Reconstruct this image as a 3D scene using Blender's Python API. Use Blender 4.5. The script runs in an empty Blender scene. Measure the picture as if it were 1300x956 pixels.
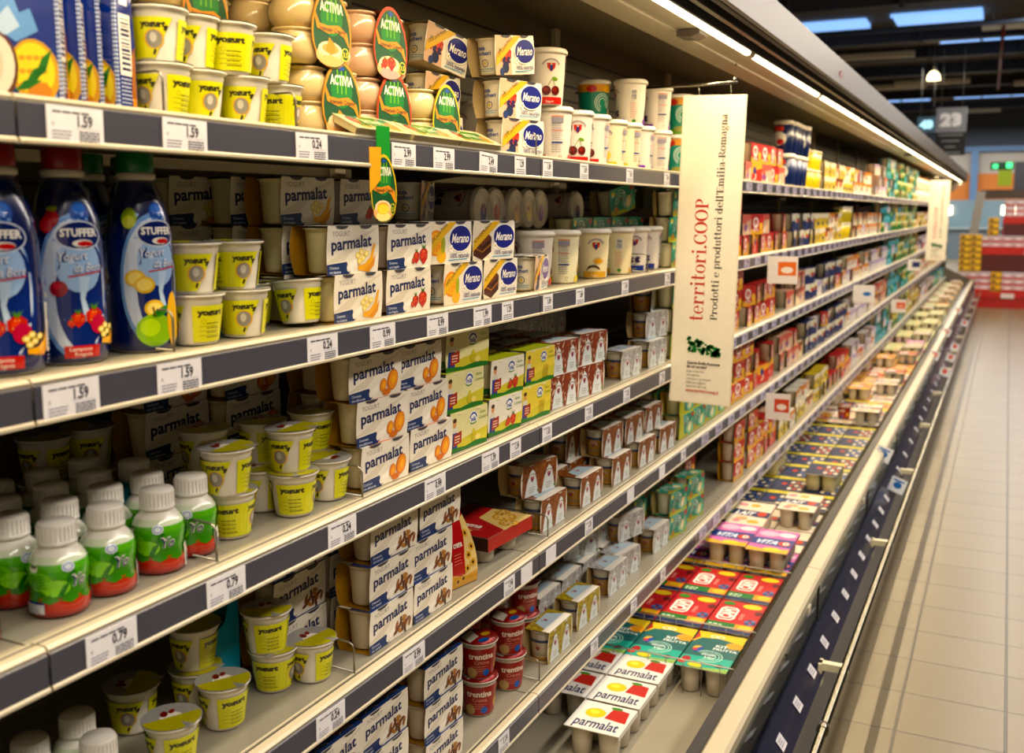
LED_W, AISLE_W, EXPO = 105, 400, 0.45
import bpy, math, random
from mathutils import Vector, Matrix, Euler
from mathutils.geometry import tessellate_polygon
rnd = random.Random(11)
PI = math.pi
scene = bpy.context.scene
COL = scene.collection


def lin(h):
    h = h.lstrip('#')
    out = []
    for i in (0, 2, 4):
        c = int(h[i:i + 2], 16) / 255
        out.append(c / 12.92 if c <= .04045 else ((c + .055) / 1.055) ** 2.4)
    return (out[0], out[1], out[2], 1.0)


# ---------------------------------------------------------------- materials
def nodes_mat(name):
    m = bpy.data.materials.new(name)
    m.use_nodes = True
    nt = m.node_tree
    return m, nt, nt.nodes['Principled BSDF']


def print_mat(name, rough, metal=0.0, coat=0.0, var=0.06, bump=0.0, scale=60.0):
    """colour comes from the face colours of the printed artwork, varied by a fine noise"""
    m, nt, p = nodes_mat(name)
    at = nt.nodes.new('ShaderNodeAttribute'); at.attribute_name = 'Col'
    tc = nt.nodes.new('ShaderNodeTexCoord')
    nz = nt.nodes.new('ShaderNodeTexNoise'); nz.inputs['Scale'].default_value = scale; nz.inputs['Detail'].default_value = 3
    nt.links.new(tc.outputs['Object'], nz.inputs['Vector'])
    mr = nt.nodes.new('ShaderNodeMapRange')
    mr.inputs['To Min'].default_value = 1 - var; mr.inputs['To Max'].default_value = 1 + var
    nt.links.new(nz.outputs['Fac'], mr.inputs['Value'])
    vm = nt.nodes.new('ShaderNodeVectorMath'); vm.operation = 'SCALE'
    nt.links.new(at.outputs['Color'], vm.inputs[0]); nt.links.new(mr.outputs['Result'], vm.inputs['Scale'])
    hs = nt.nodes.new('ShaderNodeHueSaturation'); hs.inputs['Saturation'].default_value = 1.22; hs.inputs['Value'].default_value = 1.04
    nt.links.new(vm.outputs['Vector'], hs.inputs['Color']); nt.links.new(hs.outputs['Color'], p.inputs['Base Color'])
    p.inputs['Roughness'].default_value = rough
    p.inputs['Metallic'].default_value = metal
    p.inputs['Coat Weight'].default_value = coat
    p.inputs['Coat Roughness'].default_value = .12
    if bump:
        b = nt.nodes.new('ShaderNodeBump'); b.inputs['Strength'].default_value = bump; b.inputs['Distance'].default_value = .002
        nt.links.new(nz.outputs['Fac'], b.inputs['Height']); nt.links.new(b.outputs['Normal'], p.inputs['Normal'])
    return m


def flat_mat(name, col, rough=.5, metal=0.0, var=.05, scale=8.0, stretch=(1, 1, 1), bump=0.0):
    m, nt, p = nodes_mat(name)
    tc = nt.nodes.new('ShaderNodeTexCoord')
    mp = nt.nodes.new('ShaderNodeMapping'); mp.inputs['Scale'].default_value = stretch
    nz = nt.nodes.new('ShaderNodeTexNoise'); nz.inputs['Scale'].default_value = scale; nz.inputs['Detail'].default_value = 4
    nt.links.new(tc.outputs['Object'], mp.inputs['Vector']); nt.links.new(mp.outputs['Vector'], nz.inputs['Vector'])
    mx = nt.nodes.new('ShaderNodeMix'); mx.data_type = 'RGBA'
    c = lin(col)
    mx.inputs[6].default_value = tuple(x * (1 - var * 2) for x in c[:3]) + (1,)
    mx.inputs[7].default_value = tuple(min(1, x * (1 + var * 2)) for x in c[:3]) + (1,)
    nt.links.new(nz.outputs['Fac'], mx.inputs[0]); nt.links.new(mx.outputs[2], p.inputs['Base Color'])
    p.inputs['Roughness'].default_value = rough; p.inputs['Metallic'].default_value = metal
    if bump:
        b = nt.nodes.new('ShaderNodeBump'); b.inputs['Strength'].default_value = bump; b.inputs['Distance'].default_value = .003
        nt.links.new(nz.outputs['Fac'], b.inputs['Height']); nt.links.new(b.outputs['Normal'], p.inputs['Normal'])
    return m


def glow_mat(name, col, strength):
    m, nt, p = nodes_mat(name)
    p.inputs['Base Color'].default_value = lin(col)
    p.inputs['Emission Color'].default_value = lin(col); p.inputs['Emission Strength'].default_value = strength
    return m


M = {
    'card': print_mat('printed_card', .48, coat=.15, bump=.08),
    'gloss': print_mat('glossy_plastic', .2, coat=.6, bump=.05, scale=30),
    'plastic': print_mat('moulded_plastic', .34, coat=.15),
    'foil': print_mat('foil_lid', .3, metal=.35, bump=.5, scale=90),
    'steel': flat_mat('painted_steel', '#d9cfb4', .36, var=.03, scale=6),
    'shelf': flat_mat('shelf_top_enamel', '#968f7c', .3, var=.05, scale=9),
    'rail': flat_mat('grey_price_rail_plastic', '#3f3f4b', .35, var=.12, scale=5, stretch=(1, .6, 60)),
    'lip': flat_mat('cream_lip', '#b9af97', .3, var=.02),
    'slot': flat_mat('dark_groove', '#25231d', .6),
    'back': flat_mat('case_back_steel', '#70664c', .42, metal=.15, var=.1, scale=3),
    'fascia': flat_mat('fascia_laminate', '#5a5046', .38, var=.05, scale=3),
    'black': flat_mat('black_rubber', '#14130f', .6),
    'dark': flat_mat('dark_grey_panel', '#23222a', .35),
    'chrome': flat_mat('brushed_chrome', '#8a8576', .22, metal=1.0, var=.03),
    'wire': flat_mat('zinc_wire', '#8f8a7c', .35, metal=.8),
    'red': flat_mat('red_paint', '#a81c18', .4),
}


def glass_mat():
    m, nt, p = nodes_mat('clear_glass')
    p.inputs['Base Color'].default_value = lin('#dfeee6'); p.inputs['Transmission Weight'].default_value = 1
    p.inputs['Roughness'].default_value = .03; p.inputs['IOR'].default_value = 1.1
    return m


M['glass'] = glass_mat()


# ---------------------------------------------------------------- mesh builder
class MB:
    def __init__(s):
        s.v = []; s.f = []; s.c = []; s.m = []; s.s = []

    def face(s, idx, col, mat=0, smooth=False):
        s.f.append(tuple(idx)); s.c.append(col); s.m.append(mat); s.s.append(smooth)

    def poly(s, pts, col='#ffffff', mat=0, smooth=False):
        n = len(s.v); s.v.extend([tuple(p) for p in pts])
        s.face(range(n, n + len(pts)), col, mat, smooth)

    def box(s, x0, x1, y0, y1, z0, z1, col='#ffffff', mat=0, sides=None):
        n = len(s.v)
        s.v += [(x0, y0, z0), (x1, y0, z0), (x1, y1, z0), (x0, y1, z0), (x0, y0, z1), (x1, y0, z1), (x1, y1, z1), (x0, y1, z1)]
        for f in ((0, 3, 2, 1), (4, 5, 6, 7), (0, 1, 5, 4), (1, 2, 6, 5), (2, 3, 7, 6), (3, 0, 4, 7)):
            s.face([n + i for i in f], col, mat)

    def lathe(s, prof, seg=24, col='#ffffff', mat=0, colf=None, c=(0, 0), smooth=True, sq=None):
        """prof: (r, z) from bottom to top; colf(i) gives the colour of ring i"""
        n = len(s.v); k = len(prof)
        for r, z in prof:
            for j in range(seg):
                a = 2 * PI * j / seg
                q = 1.0
                if sq:
                    q = 1 / (abs(math.cos(a)) ** sq + abs(math.sin(a)) ** sq) ** (1 / sq)
                s.v.append((c[0] + r * q * math.cos(a), c[1] + r * q * math.sin(a), z))
        for i in range(k - 1):
            cc = colf(i) if colf else col
            for j in range(seg):
                j2 = (j + 1) % seg
                s.face((n + i * seg + j, n + i * seg + j2, n + (i + 1) * seg + j2, n + (i + 1) * seg + j), cc, mat, smooth)
        if prof[0][0] > 1e-5:
            s.face([n + j for j in range(seg)][::-1], colf(0) if colf else col, mat)
        if prof[-1][0] > 1e-5:
            s.face([n + (k - 1) * seg + j for j in range(seg)], colf(k - 1) if colf else col, mat)

    def tube(s, path, r, seg=6, col='#ffffff', mat=0):
        path = [Vector(p) for p in path]; n0 = len(s.v)
        for i, p in enumerate(path):
            a = path[max(i - 1, 0)]; b = path[min(i + 1, len(path) - 1)]
            t = (b - a).normalized()
            up = Vector((0, 0, 1)) if abs(t.z) < .9 else Vector((0, 1, 0))
            u = t.cross(up).normalized(); w = u.cross(t)
            for j in range(seg):
                an = 2 * PI * j / seg
                s.v.append(tuple(p + u * (r * math.cos(an)) + w * (r * math.sin(an))))
        for i in range(len(path) - 1):
            for j in range(seg):
                j2 = (j + 1) % seg
                s.face((n0 + i * seg + j, n0 + i * seg + j2, n0 + (i + 1) * seg + j2, n0 + (i + 1) * seg + j), col, mat, True)
        s.face([n0 + j for j in range(seg)][::-1], col, mat)
        s.face([n0 + (len(path) - 1) * seg + j for j in range(seg)], col, mat)

    def stamp(s, art, fn, strip=None, mat=0, base=0.0):
        for pts, col, k in art.p:
            off = base + .00004 + .00005 * k
            polys = [pts]
            if len(pts) > 4 or strip:
                tri = tessellate_polygon([[Vector((a, b, 0)) for a, b in pts]])
                if tri:
                    polys = [[pts[i] for i in t] for t in tri]
            if strip:
                out = []
                for q in polys:
                    u0 = min(a for a, b in q); u1 = max(a for a, b in q)
                    i0 = math.floor(u0 / strip); i1 = math.ceil(u1 / strip)
                    for i in range(i0, i1):
                        w = clip(q, i * strip, (i + 1) * strip)
                        if len(w) > 2:
                            out.append(w)
                polys = out
            for q in polys:
                ar = sum(q[i][0] * q[(i + 1) % len(q)][1] - q[(i + 1) % len(q)][0] * q[i][1] for i in range(len(q)))
                if ar < 0:
                    q = q[::-1]
                s.poly([fn(a, b, off) for a, b in q], col, mat)

    def add(s, o, dx=0, dy=0, dz=0):
        n = len(s.v)
        s.v += [(a + dx, b + dy, c + dz) for a, b, c in o.v]
        for f, c, m, sm in zip(o.f, o.c, o.m, o.s):
            s.f.append(tuple(i + n for i in f)); s.c.append(c); s.m.append(m); s.s.append(sm)

    def mesh(s, name, mats):
        me = bpy.data.meshes.new(name)
        me.from_pydata(s.v, [], s.f)
        if not isinstance(mats, (list, tuple)):
            mats = [mats]
        for m in mats:
            me.materials.append(M[m] if isinstance(m, str) else m)
        at = me.color_attributes.new('Col', 'FLOAT_COLOR', 'CORNER')
        buf = []
        cache = {}
        for f, c in zip(s.f, s.c):
            if c not in cache:
                cache[c] = lin(c)
            buf.extend(cache[c] * len(f))
        at.data.foreach_set('color', buf)
        me.polygons.foreach_set('material_index', s.m)
        me.polygons.foreach_set('use_smooth', s.s)
        me.update()
        return me


def clip(q, a, b):
    for side, lim in ((1, a), (-1, b)):
        out = []
        n = len(q)
        for i in range(n):
            p0 = q[i]; p1 = q[(i + 1) % n]
            d0 = (p0[0] - lim) * side; d1 = (p1[0] - lim) * side
            if d0 >= 0:
                out.append(p0)
            if (d0 > 0 and d1 < 0) or (d0 < 0 and d1 > 0):
                t = d0 / (d0 - d1)
                out.append((lim, p0[1] + (p1[1] - p0[1]) * t))
        q = out
        if len(q) < 3:
            return []
    return q


TEXTS = {}


def text_shape(body, bold):
    key = (body, bold)
    if key not in TEXTS:
        cu = bpy.data.curves.new('lettering', 'FONT')
        cu.body = body; cu.resolution_u = 2; cu.offset = bold
        o = bpy.data.objects.new('lettering', cu)
        m = o.to_mesh()
        vs = [tuple(v.co[:2]) for v in m.vertices]
        fs = [[vs[i] for i in p.vertices] for p in m.polygons]
        w = max([v[0] for v in vs] or [1])
        o.to_mesh_clear()
        bpy.data.objects.remove(o); bpy.data.curves.remove(cu)
        TEXTS[key] = (fs, w)
    return TEXTS[key]


class Art:
    def __init__(s):
        s.p = []; s.k = 0

    def poly(s, pts, c, same=False):
        if not same:
            s.k += 1
        s.p.append(([(float(a), float(b)) for a, b in pts], c, s.k))
        return s

    def rect(s, x0, y0, x1, y1, c, same=False):
        return s.poly([(x0, y0), (x1, y0), (x1, y1), (x0, y1)], c, same)

    def ell(s, cx, cy, rx, ry=None, c='#ffffff', n=16, rot=0, same=False, a0=0, a1=360):
        ry = rx if ry is None else ry
        cr, sr = math.cos(math.radians(rot)), math.sin(math.radians(rot))
        pts = []
        full = (a1 - a0) >= 360
        for i in range(n if full else n + 1):
            a = math.radians(a0 + (a1 - a0) * i / n)
            x, y = rx * math.cos(a), ry * math.sin(a)
            pts.append((cx + x * cr - y * sr, cy + x * sr + y * cr))
        return s.poly(pts, c, same)

    def band(s, pts, w, c):
        """a ribbon of width w (number or list) along pts"""
        s.k += 1
        n = len(pts); L = []; R = []
        for i, (x, y) in enumerate(pts):
            a = pts[max(i - 1, 0)]; b = pts[min(i + 1, n - 1)]
            dx, dy = b[0] - a[0], b[1] - a[1]; l = math.hypot(dx, dy) or 1
            ww = (w[i] if isinstance(w, (list, tuple)) else w) / 2
            L.append((x - dy / l * ww, y + dx / l * ww)); R.append((x + dy / l * ww, y - dx / l * ww))
        for i in range(n - 1):
            s.p.append(([R[i], R[i + 1], L[i + 1], L[i]], c, s.k))
        return s

    def arc(s, cx, cy, rx, ry, a0, a1, w, c, n=14):
        return s.band([(cx + rx * math.cos(math.radians(a0 + (a1 - a0) * i / n)), cy + ry * math.sin(math.radians(a0 + (a1 - a0) * i / n))) for i in range(n + 1)], w, c)

    def varc(s, cx, cy, rx, ry, a0, a1, thin, thick, c, n=18):
        P = []; W = []
        for i in range(n + 1):
            t = math.radians(a0 + (a1 - a0) * i / n)
            P.append((cx + rx * math.cos(t), cy + ry * math.sin(t))); W.append(thin + (thick - thin) * abs(math.cos(t)) ** 1.5)
        return s.band(P, W, c)

    def serif(s, body, c):
        """a high-contrast serif face, x-height 1, drawn stroke by stroke; returns its width"""
        x = 0.0
        for ch in body:
            if ch == 'i':
                s.rect(x + .13, 0, x + .33, 1, c); s.rect(x, 0, x + .46, .06, c); s.rect(x, .94, x + .2, 1, c); s.ell(x + .22, 1.36, .13, .14, c); x += .55
            elif ch == 'r':
                s.rect(x + .13, 0, x + .33, 1, c); s.rect(x, 0, x + .5, .06, c); s.rect(x, .94, x + .2, 1, c)
                s.band([(x + .3, .62), (x + .38, .86), (x + .52, .98), (x + .66, .95)], [.06, .08, .07, .06], c); s.ell(x + .67, .84, .12, .12, c); x += .84
            elif ch == 't':
                s.rect(x + .14, .16, x + .34, 1.38, c); s.rect(x, .92, x + .56, 1, c); s.band([(x + .24, .2), (x + .3, .06), (x + .42, .03), (x + .58, .18)], [.2, .14, .07, .05], c); x += .66
            elif ch == 'e':
                s.varc(x + .38, .5, .29, .47, 0, 318, .05, .18, c); s.rect(x + .1, .5, x + .68, .56, c); x += .82
            elif ch == 'o':
                s.varc(x + .4, .5, .31, .47, 0, 360, .05, .19, c); x += .86
            elif ch in 'dl':
                if ch == 'd':
                    s.varc(x + .36, .5, .27, .47, 0, 360, .05, .17, c); x += .46
                s.rect(x + .12, 0, x + .3, 1.45, c); s.rect(x - .02, 1.39, x + .2, 1.45, c); s.rect(x + (.12 if ch == 'd' else 0), 0, x + .44, .06, c); x += .52
            elif ch == 'p':
                s.rect(x + .12, -.45, x + .3, 1, c); s.rect(x, -.45, x + .44, -.39, c); s.rect(x, .94, x + .2, 1, c); s.varc(x + .5, .5, .27, .47, 0, 360, .05, .17, c); x += .9
            elif ch == 'u':
                s.rect(x + .1, .2, x + .28, 1, c); s.rect(x, .94, x + .2, 1, c); s.rect(x + .58, 0, x + .76, 1, c); s.rect(x + .46, .94, x + .66, 1, c); s.rect(x + .58, 0, x + .88, .06, c)
                s.band([(x + .19, .22), (x + .26, .05), (x + .42, .02), (x + .62, .2)], [.18, .1, .07, .06], c); x += .94
            elif ch in 'nm':
                s.rect(x + .12, 0, x + .3, 1, c); s.rect(x, 0, x + .42, .06, c); s.rect(x, .94, x + .2, 1, c)
                for k in range(1 if ch == 'n' else 2):
                    s.band([(x + .26, .75), (x + .4, .95), (x + .56, .94), (x + .65, .72)], [.06, .07, .12, .17], c); s.rect(x + .56, 0, x + .74, .78, c); s.rect(x + .46, 0, x + .86, .06, c)
                    x += .44
                x += .5
            elif ch == 'a':
                s.band([(x + .08, .78), (x + .2, .97), (x + .4, .97), (x + .5, .75)], [.1, .06, .09, .17], c); s.rect(x + .41, .08, x + .59, .78, c); s.varc(x + .28, .28, .2, .25, 60, 330, .05, .15, c); s.rect(x + .5, 0, x + .72, .08, c); x += .78
            elif ch == 'g':
                s.varc(x + .34, .66, .24, .31, 0, 360, .05, .15, c); s.varc(x + .36, -.2, .3, .22, 0, 360, .06, .1, c); s.band([(x + .16, .38), (x + .14, .14), (x + .5, .06)], [.05, .1, .12], c); s.band([(x + .5, .9), (x + .68, 1.0)], .08, c); x += .8
            elif ch in 'ER':
                s.rect(x + .14, 0, x + .34, 1.34, c); s.rect(x, 0, x + .5, .06, c); s.rect(x, 1.28, x + .5, 1.34, c)
                if ch == 'E':
                    s.rect(x + .4, 0, x + .9, .06, c); s.rect(x + .4, 1.28, x + .86, 1.34, c); s.rect(x + .3, .65, x + .62, .71, c); s.rect(x + .84, 0, x + .9, .34, c); s.rect(x + .8, 1.02, x + .86, 1.34, c); s.rect(x + .58, .5, x + .63, .86, c); x += 1.0
                else:
                    s.varc(x + .46, 1.0, .3, .32, -95, 95, .06, .19, c); s.band([(x + .5, .68), (x + .72, .3), (x + 1.0, .03)], [.08, .2, .12], c); x += 1.05
            elif ch == "'":
                s.rect(x + .06, 1.0, x + .18, 1.42, c); x += .28
            elif ch == '-':
                s.rect(x + .04, .42, x + .42, .52, c); x += .5
            elif ch == ' ':
                x += .4
            elif ch == '.':
                s.ell(x + .14, .12, .13, .13, c); x += .36
            elif ch == 'C':
                s.varc(x + .5, .67, .4, .64, 42, 318, .06, .22, c); s.rect(x + .78, .88, x + .84, 1.3, c); s.rect(x + .78, .1, x + .84, .4, c); x += .98
            elif ch == 'O':
                s.varc(x + .52, .67, .42, .64, 0, 360, .06, .23, c); x += 1.1
            elif ch == 'P':
                s.rect(x + .14, 0, x + .36, 1.34, c); s.rect(x, 0, x + .54, .06, c); s.rect(x, 1.28, x + .5, 1.34, c)
                s.varc(x + .46, .98, .32, .34, -95, 95, .06, .21, c); x += .9
        return x

    def text(s, body, x, y, h, c, w=None, bold=0.0, shear=0.0, rot=0.0, align='l'):
        fs, fw = text_shape(body, bold)
        s.k += 1
        sy = h / .7
        sx = sy if w is None else w / max(fw, .01)
        W = fw * sx
        ox = 0 if align == 'l' else (-W / 2 if align == 'c' else -W)
        cr, sr = math.cos(math.radians(rot)), math.sin(math.radians(rot))
        for f in fs:
            q = []
            for a, b in f:
                X = a * sx + b * sy * shear + ox; Y = b * sy
                q.append((x + X * cr - Y * sr, y + X * sr + Y * cr))
            s.p.append((q, c, s.k))
        return s

    def lines(s, x0, y0, x1, n, dy, h, c, ragged=.3):
        """rows of tiny illegible print"""
        s.k += 1
        r = random.Random(int(x0 * 1e4) + n)
        for i in range(n):
            x = x0; y = y0 - i * dy; end = x0 + (x1 - x0) * (1 - ragged * r.random())
            while x < end:
                l = r.uniform(.15, .3) * (x1 - x0)
                s.p.append(([(x, y), (min(x + l, end), y), (min(x + l, end), y + h), (x, y + h)], c, s.k))
                x += l + h * .6
        return s

    def barcode(s, x0, y0, x1, y1, vertical=False):
        s.rect(x0, y0, x1, y1, '#efeadd'); s.k += 1
        r = random.Random(5)
        a, b = (y0, y1) if vertical else (x0, x1)
        t = a + (b - a) * .08
        while t < b - (b - a) * .08:
            w = r.choice((.02, .03, .05)) * (b - a)
            if vertical:
                s.p.append(([(x0 + (x1 - x0) * .15, t), (x1 - (x1 - x0) * .12, t), (x1 - (x1 - x0) * .12, t + w), (x0 + (x1 - x0) * .15, t + w)], '#23284a', s.k))
            else:
                s.p.append(([(t, y0 + (y1 - y0) * .2), (t + w, y0 + (y1 - y0) * .2), (t + w, y1 - (y1 - y0) * .08), (t, y1 - (y1 - y0) * .08)], '#23284a', s.k))
            t += w + r.choice((.025, .04)) * (b - a)
        return s

    def join(s, o, dx=0, dy=0, sc=1.0):
        for pts, c, k in o.p:
            s.p.append(([(a * sc + dx, b * sc + dy) for a, b in pts], c, k + s.k))
        s.k += o.k
        return s


def plane_map(O, U, V):
    O = Vector(O); U = Vector(U); V = Vector(V); N = U.cross(V).normalized()
    return lambda a, b, off: tuple(O + U * a + V * b + N * off)


def cone_map(rfun, a0=0.0, rref=None, c=(0, 0)):
    """u wraps round the z axis starting at angle a0 (u/rref radians)"""
    def f(a, b, off):
        r = rfun(b) + off + .00005
        an = a0 + a / rref
        return (c[0] + r * math.cos(an), c[1] + r * math.sin(an), b)
    return f


# ---------------------------------------------------------------- objects
def obj(name, mesh, parent=None, loc=(0, 0, 0), rz=0.0, label=None):
    o = bpy.data.objects.new(name, mesh)
    COL.objects.link(o)
    o.location = loc; o.rotation_euler = (0, 0, rz)
    if parent:
        o.parent = parent
    if label:
        o['label'] = label
    return o


def tag(o, label, cat, group=None, kind=None):
    o['label'] = label; o['category'] = cat
    if group:
        o['group'] = group
    if kind:
        o['kind'] = kind
    return o


def structure(name, mesh, loc=(0, 0, 0)):
    o = obj(name, mesh, None, loc); o['kind'] = 'structure'
    return o


PROTO = {}      # kind -> (list of template objects: root, then (template part, [template sub-parts]))


def proto(kind, name, cat, desc, parts, single=None):
    """parts: [(name, mesh, loc, rz, label, [(name, mesh)])]; single: one mesh for a thing too small to show parts"""
    root = bpy.data.objects.new(name, single)
    ch = []
    for p in (parts or []):
        o = bpy.data.objects.new(p[0], p[1])
        o.location = p[2]; o.rotation_euler = (0, 0, p[3])
        if p[4]:
            o['label'] = p[4]
        subs = [bpy.data.objects.new(n, m) for n, m in p[5]]
        ch.append((o, subs))
    PROTO[kind] = dict(root=root, ch=ch, cat=cat, desc=desc, name=name)


PLACED = []
SHELFNAME = ['', 'top shelf', 'second shelf', 'third shelf', 'fourth shelf', 'fifth shelf', 'bottom well']


def place(kind, loc, rz=0.0, S=1, lvl=0, row=0, zone='', desc=None, rx=0.0, ry=0.0, group=None):
    P = PROTO[kind]
    r = P['root'].copy(); r.name = P['name']
    COL.objects.link(r)
    r.location = loc; r.rotation_euler = (rx, ry, rz)
    for t, subs in P['ch']:
        c = t.copy(); c.name = t.name; COL.objects.link(c); c.parent = r
        for u in subs:
            d = u.copy(); d.name = u.name; COL.objects.link(d); d.parent = c
    r['category'] = P['cat']
    PLACED.append(dict(o=r, desc=desc or P['desc'], S=S, lvl=lvl, row=row, y=loc[1], x=loc[0], zone=zone, group=group))
    return r


ORD = 'first second third fourth fifth sixth seventh eighth ninth tenth eleventh twelfth thirteenth fourteenth fifteenth sixteenth'.split()
LVL = ['bottom layer', 'second layer', 'third layer', 'fourth layer', 'fifth layer']
ROW = ['front row', 'second row', 'third row', 'fourth row', 'fifth row']
STUFF = []


def label_all():
    keys = {}
    for d in PLACED:
        k = (d['desc'], d['S'], d['lvl'], d['row'], d['zone'])
        keys.setdefault(k, []).append(d)
    for k, L in keys.items():
        desc, S, lvl, row, zone = k
        L.sort(key=lambda d: (round(d['y'], 3), -d['x']))
        for i, d in enumerate(L):
            t = desc
            if len(L) > 1 and i < len(ORD) and (zone == '' or len(L) <= 12):
                t += ', ' + ORD[i] + ' from left'
            t += ', ' + LVL[lvl] + ('' if zone and not row else ', ' + ROW[row])
            t += ', ' + SHELFNAME[S]
            if zone:
                t += ' ' + zone
            w = t.replace(',', '').split()
            if len(w) > 16:
                raise ValueError('LONG %d %s' % (len(w), t))
            d['o']['label'] = t
            d['o']['group'] = d['group'] or (desc + 's on ' + SHELFNAME[S])

# ================================================================ artwork
def fruit(a, kind, x, y, s):
    if kind == 'banana':
        a.poly([(x - .9 * s, y - .75 * s), (x + .1 * s, y - .9 * s), (x + .8 * s, y - .3 * s), (x + 1.15 * s, y + 1.0 * s), (x + .95 * s, y + 1.05 * s), (x + .5 * s, y + .1 * s), (x - .1 * s, y - .35 * s), (x - .9 * s, y - .45 * s)], '#e8a51c')
        a.poly([(x - .4 * s, y - .85 * s), (x + .4 * s, y - .95 * s), (x + 1.0 * s, y - .5 * s), (x + 1.2 * s, y + .3 * s), (x + .75 * s, y - .2 * s), (x + .2 * s, y - .6 * s)], '#d88c12')
        for dx, dy in ((-.95, .25), (-.55, .5), (-.35, .05), (.05, .35), (-.75, -.15)):
            a.ell(x + dx * s, y + dy * s, .27 * s, .22 * s, '#e9cf75'); a.ell(x + dx * s, y + dy * s, .17 * s, .13 * s, '#f4e6ad')
    elif kind == 'strawberry':
        for dx, dy, k in ((-.55, -.15, .55), (.45, -.05, .75), (-.95, -.4, .3)):
            cx, cy = x + dx * s, y + dy * s; q = k * s
            a.poly([(cx, cy - q), (cx + .7 * q, cy - .35 * q), (cx + .75 * q, cy + .35 * q), (cx + .3 * q, cy + .7 * q), (cx - .3 * q, cy + .7 * q), (cx - .75 * q, cy + .35 * q), (cx - .7 * q, cy - .35 * q)], '#b8281c')
            a.ell(cx - .15 * q, cy + .1 * q, .3 * q, .4 * q, '#d24a36')
            for j in range(5):
                a.ell(cx + q * .45 * math.cos(j * 1.9), cy + q * .4 * math.sin(j * 1.9), .05 * q, .08 * q, '#f0c27a', n=5, same=j > 0)
            for j in (-50, -20, 15, 45):
                a.poly([(cx - .12 * q, cy + .6 * q), (cx + .12 * q, cy + .6 * q), (cx + q * math.sin(math.radians(j)) * .7, cy + .6 * q + q * .6)], '#4b7a24', same=j > -50)
    elif kind == 'apricot':
        for dx, dy, k in ((-.6, -.1, .5), (.5, .15, .8)):
            cx, cy = x + dx * s, y + dy * s; q = k * s
            a.ell(cx, cy, .8 * q, q, '#c8691c', rot=-20); a.ell(cx + .1 * q, cy, .62 * q, .85 * q, '#e8923a', rot=-20)
            a.ell(cx + .15 * q, cy, .3 * q, .45 * q, '#f2b25e', rot=-20)
        a.ell(x - .2 * s, y - .65 * s, .5 * s, .25 * s, '#c8691c')
    elif kind == 'cereal':
        for j in range(14):
            an = j * 2.4; d = .25 + .7 * (j / 14)
            a.ell(x + s * d * math.cos(an) * 1.2, y - .15 * s + s * d * math.sin(an) * .7, .38 * s, .15 * s, ('#6b3a20', '#8d5a35', '#54301d', '#a97a50')[j % 4], n=8, rot=j * 47)
    elif kind == 'cherry':
        a.band([(x - .5 * s, y), (x - .1 * s, y + .8 * s), (x + .2 * s, y + 1.25 * s)], .07 * s, '#7b8a3a')
        a.band([(x + .55 * s, y), (x + .35 * s, y + .7 * s), (x + .2 * s, y + 1.25 * s)], .07 * s, '#7b8a3a')
        a.ell(x + .45 * s, y + 1.15 * s, .35 * s, .16 * s, '#6c9a2c', rot=-20)
        for dx in (-.5, .55):
            a.ell(x + dx * s, y - .1 * s, .5 * s, .5 * s, '#5a1512'); a.ell(x + (dx - .12) * s, y + .02 * s, .25 * s, .22 * s, '#8b2b20')
    elif kind == 'blackberry':
        for dx in (-.45, .45):
            for j in range(7):
                an = j * .9
                a.ell(x + dx * s + (.28 * s * math.cos(an) if j else 0), y + (.3 * s * math.sin(an) if j else 0), .17 * s, .17 * s, ('#2c2140', '#463361')[j % 2], n=8)
    elif kind == 'vanilla':
        for j in range(5):
            an = math.radians(30 + j * 30)
            a.ell(x + .35 * s + .4 * s * math.cos(an), y + .2 * s + .4 * s * math.sin(an), .4 * s, .14 * s, '#e0a32c', rot=math.degrees(an))
        for j in range(4):
            a.arc(x - .3 * s, y - .9 * s - j * .08 * s, 1.0 * s, .9 * s, 20 + j * 9, 130 + j * 8, .07 * s, '#3b2416', n=8)
    elif kind == 'lemon':
        a.ell(x, y, .8 * s, .6 * s, '#f0c928'); a.ell(x + .1 * s, y - .02 * s, .6 * s, .45 * s, '#f8e684')
        for j in range(6):
            an = j * PI / 3
            a.poly([(x + .1 * s, y), (x + .1 * s + .5 * s * math.cos(an), y + .38 * s * math.sin(an)), (x + .1 * s + .5 * s * math.cos(an + .7), y + .38 * s * math.sin(an + .7))], '#f2d140', same=j > 0)
    elif kind == 'orange':
        a.ell(x - .2 * s, y + .2 * s, .75 * s, .75 * s, '#e58a18'); a.ell(x - .2 * s, y + .2 * s, .6 * s, .6 * s, '#f6b64a')
        for j in range(8):
            an = j * PI / 4
            a.poly([(x - .2 * s, y + .2 * s), (x - .2 * s + .52 * s * math.cos(an), y + .2 * s + .52 * s * math.sin(an)), (x - .2 * s + .52 * s * math.cos(an + .55), y + .2 * s + .52 * s * math.sin(an + .55))], '#ef941f', same=j > 0)
        a.ell(x + .35 * s, y - .55 * s, .45 * s, .4 * s, '#ecb021'); a.ell(x + .5 * s, y + .1 * s, .2 * s, .5 * s, '#9fa63a')
    elif kind == 'cake':
        a.poly([(x - .9 * s, y + .2 * s), (x + .1 * s, y + .9 * s), (x + .9 * s, y + .4 * s), (x, y - .1 * s)], '#6b3a22')
        a.poly([(x - .9 * s, y + .2 * s), (x, y - .1 * s), (x, y - 1.0 * s), (x - .9 * s, y - .7 * s)], '#4a2415')
        a.poly([(x, y - .1 * s), (x + .9 * s, y + .4 * s), (x + .9 * s, y - .5 * s), (x, y - 1.0 * s)], '#3a1b10')
        a.band([(x - .9 * s, y - .2 * s), (x, y - .5 * s), (x + .9 * s, y)], .1 * s, '#9a6a45')
    elif kind == 'berries':
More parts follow.
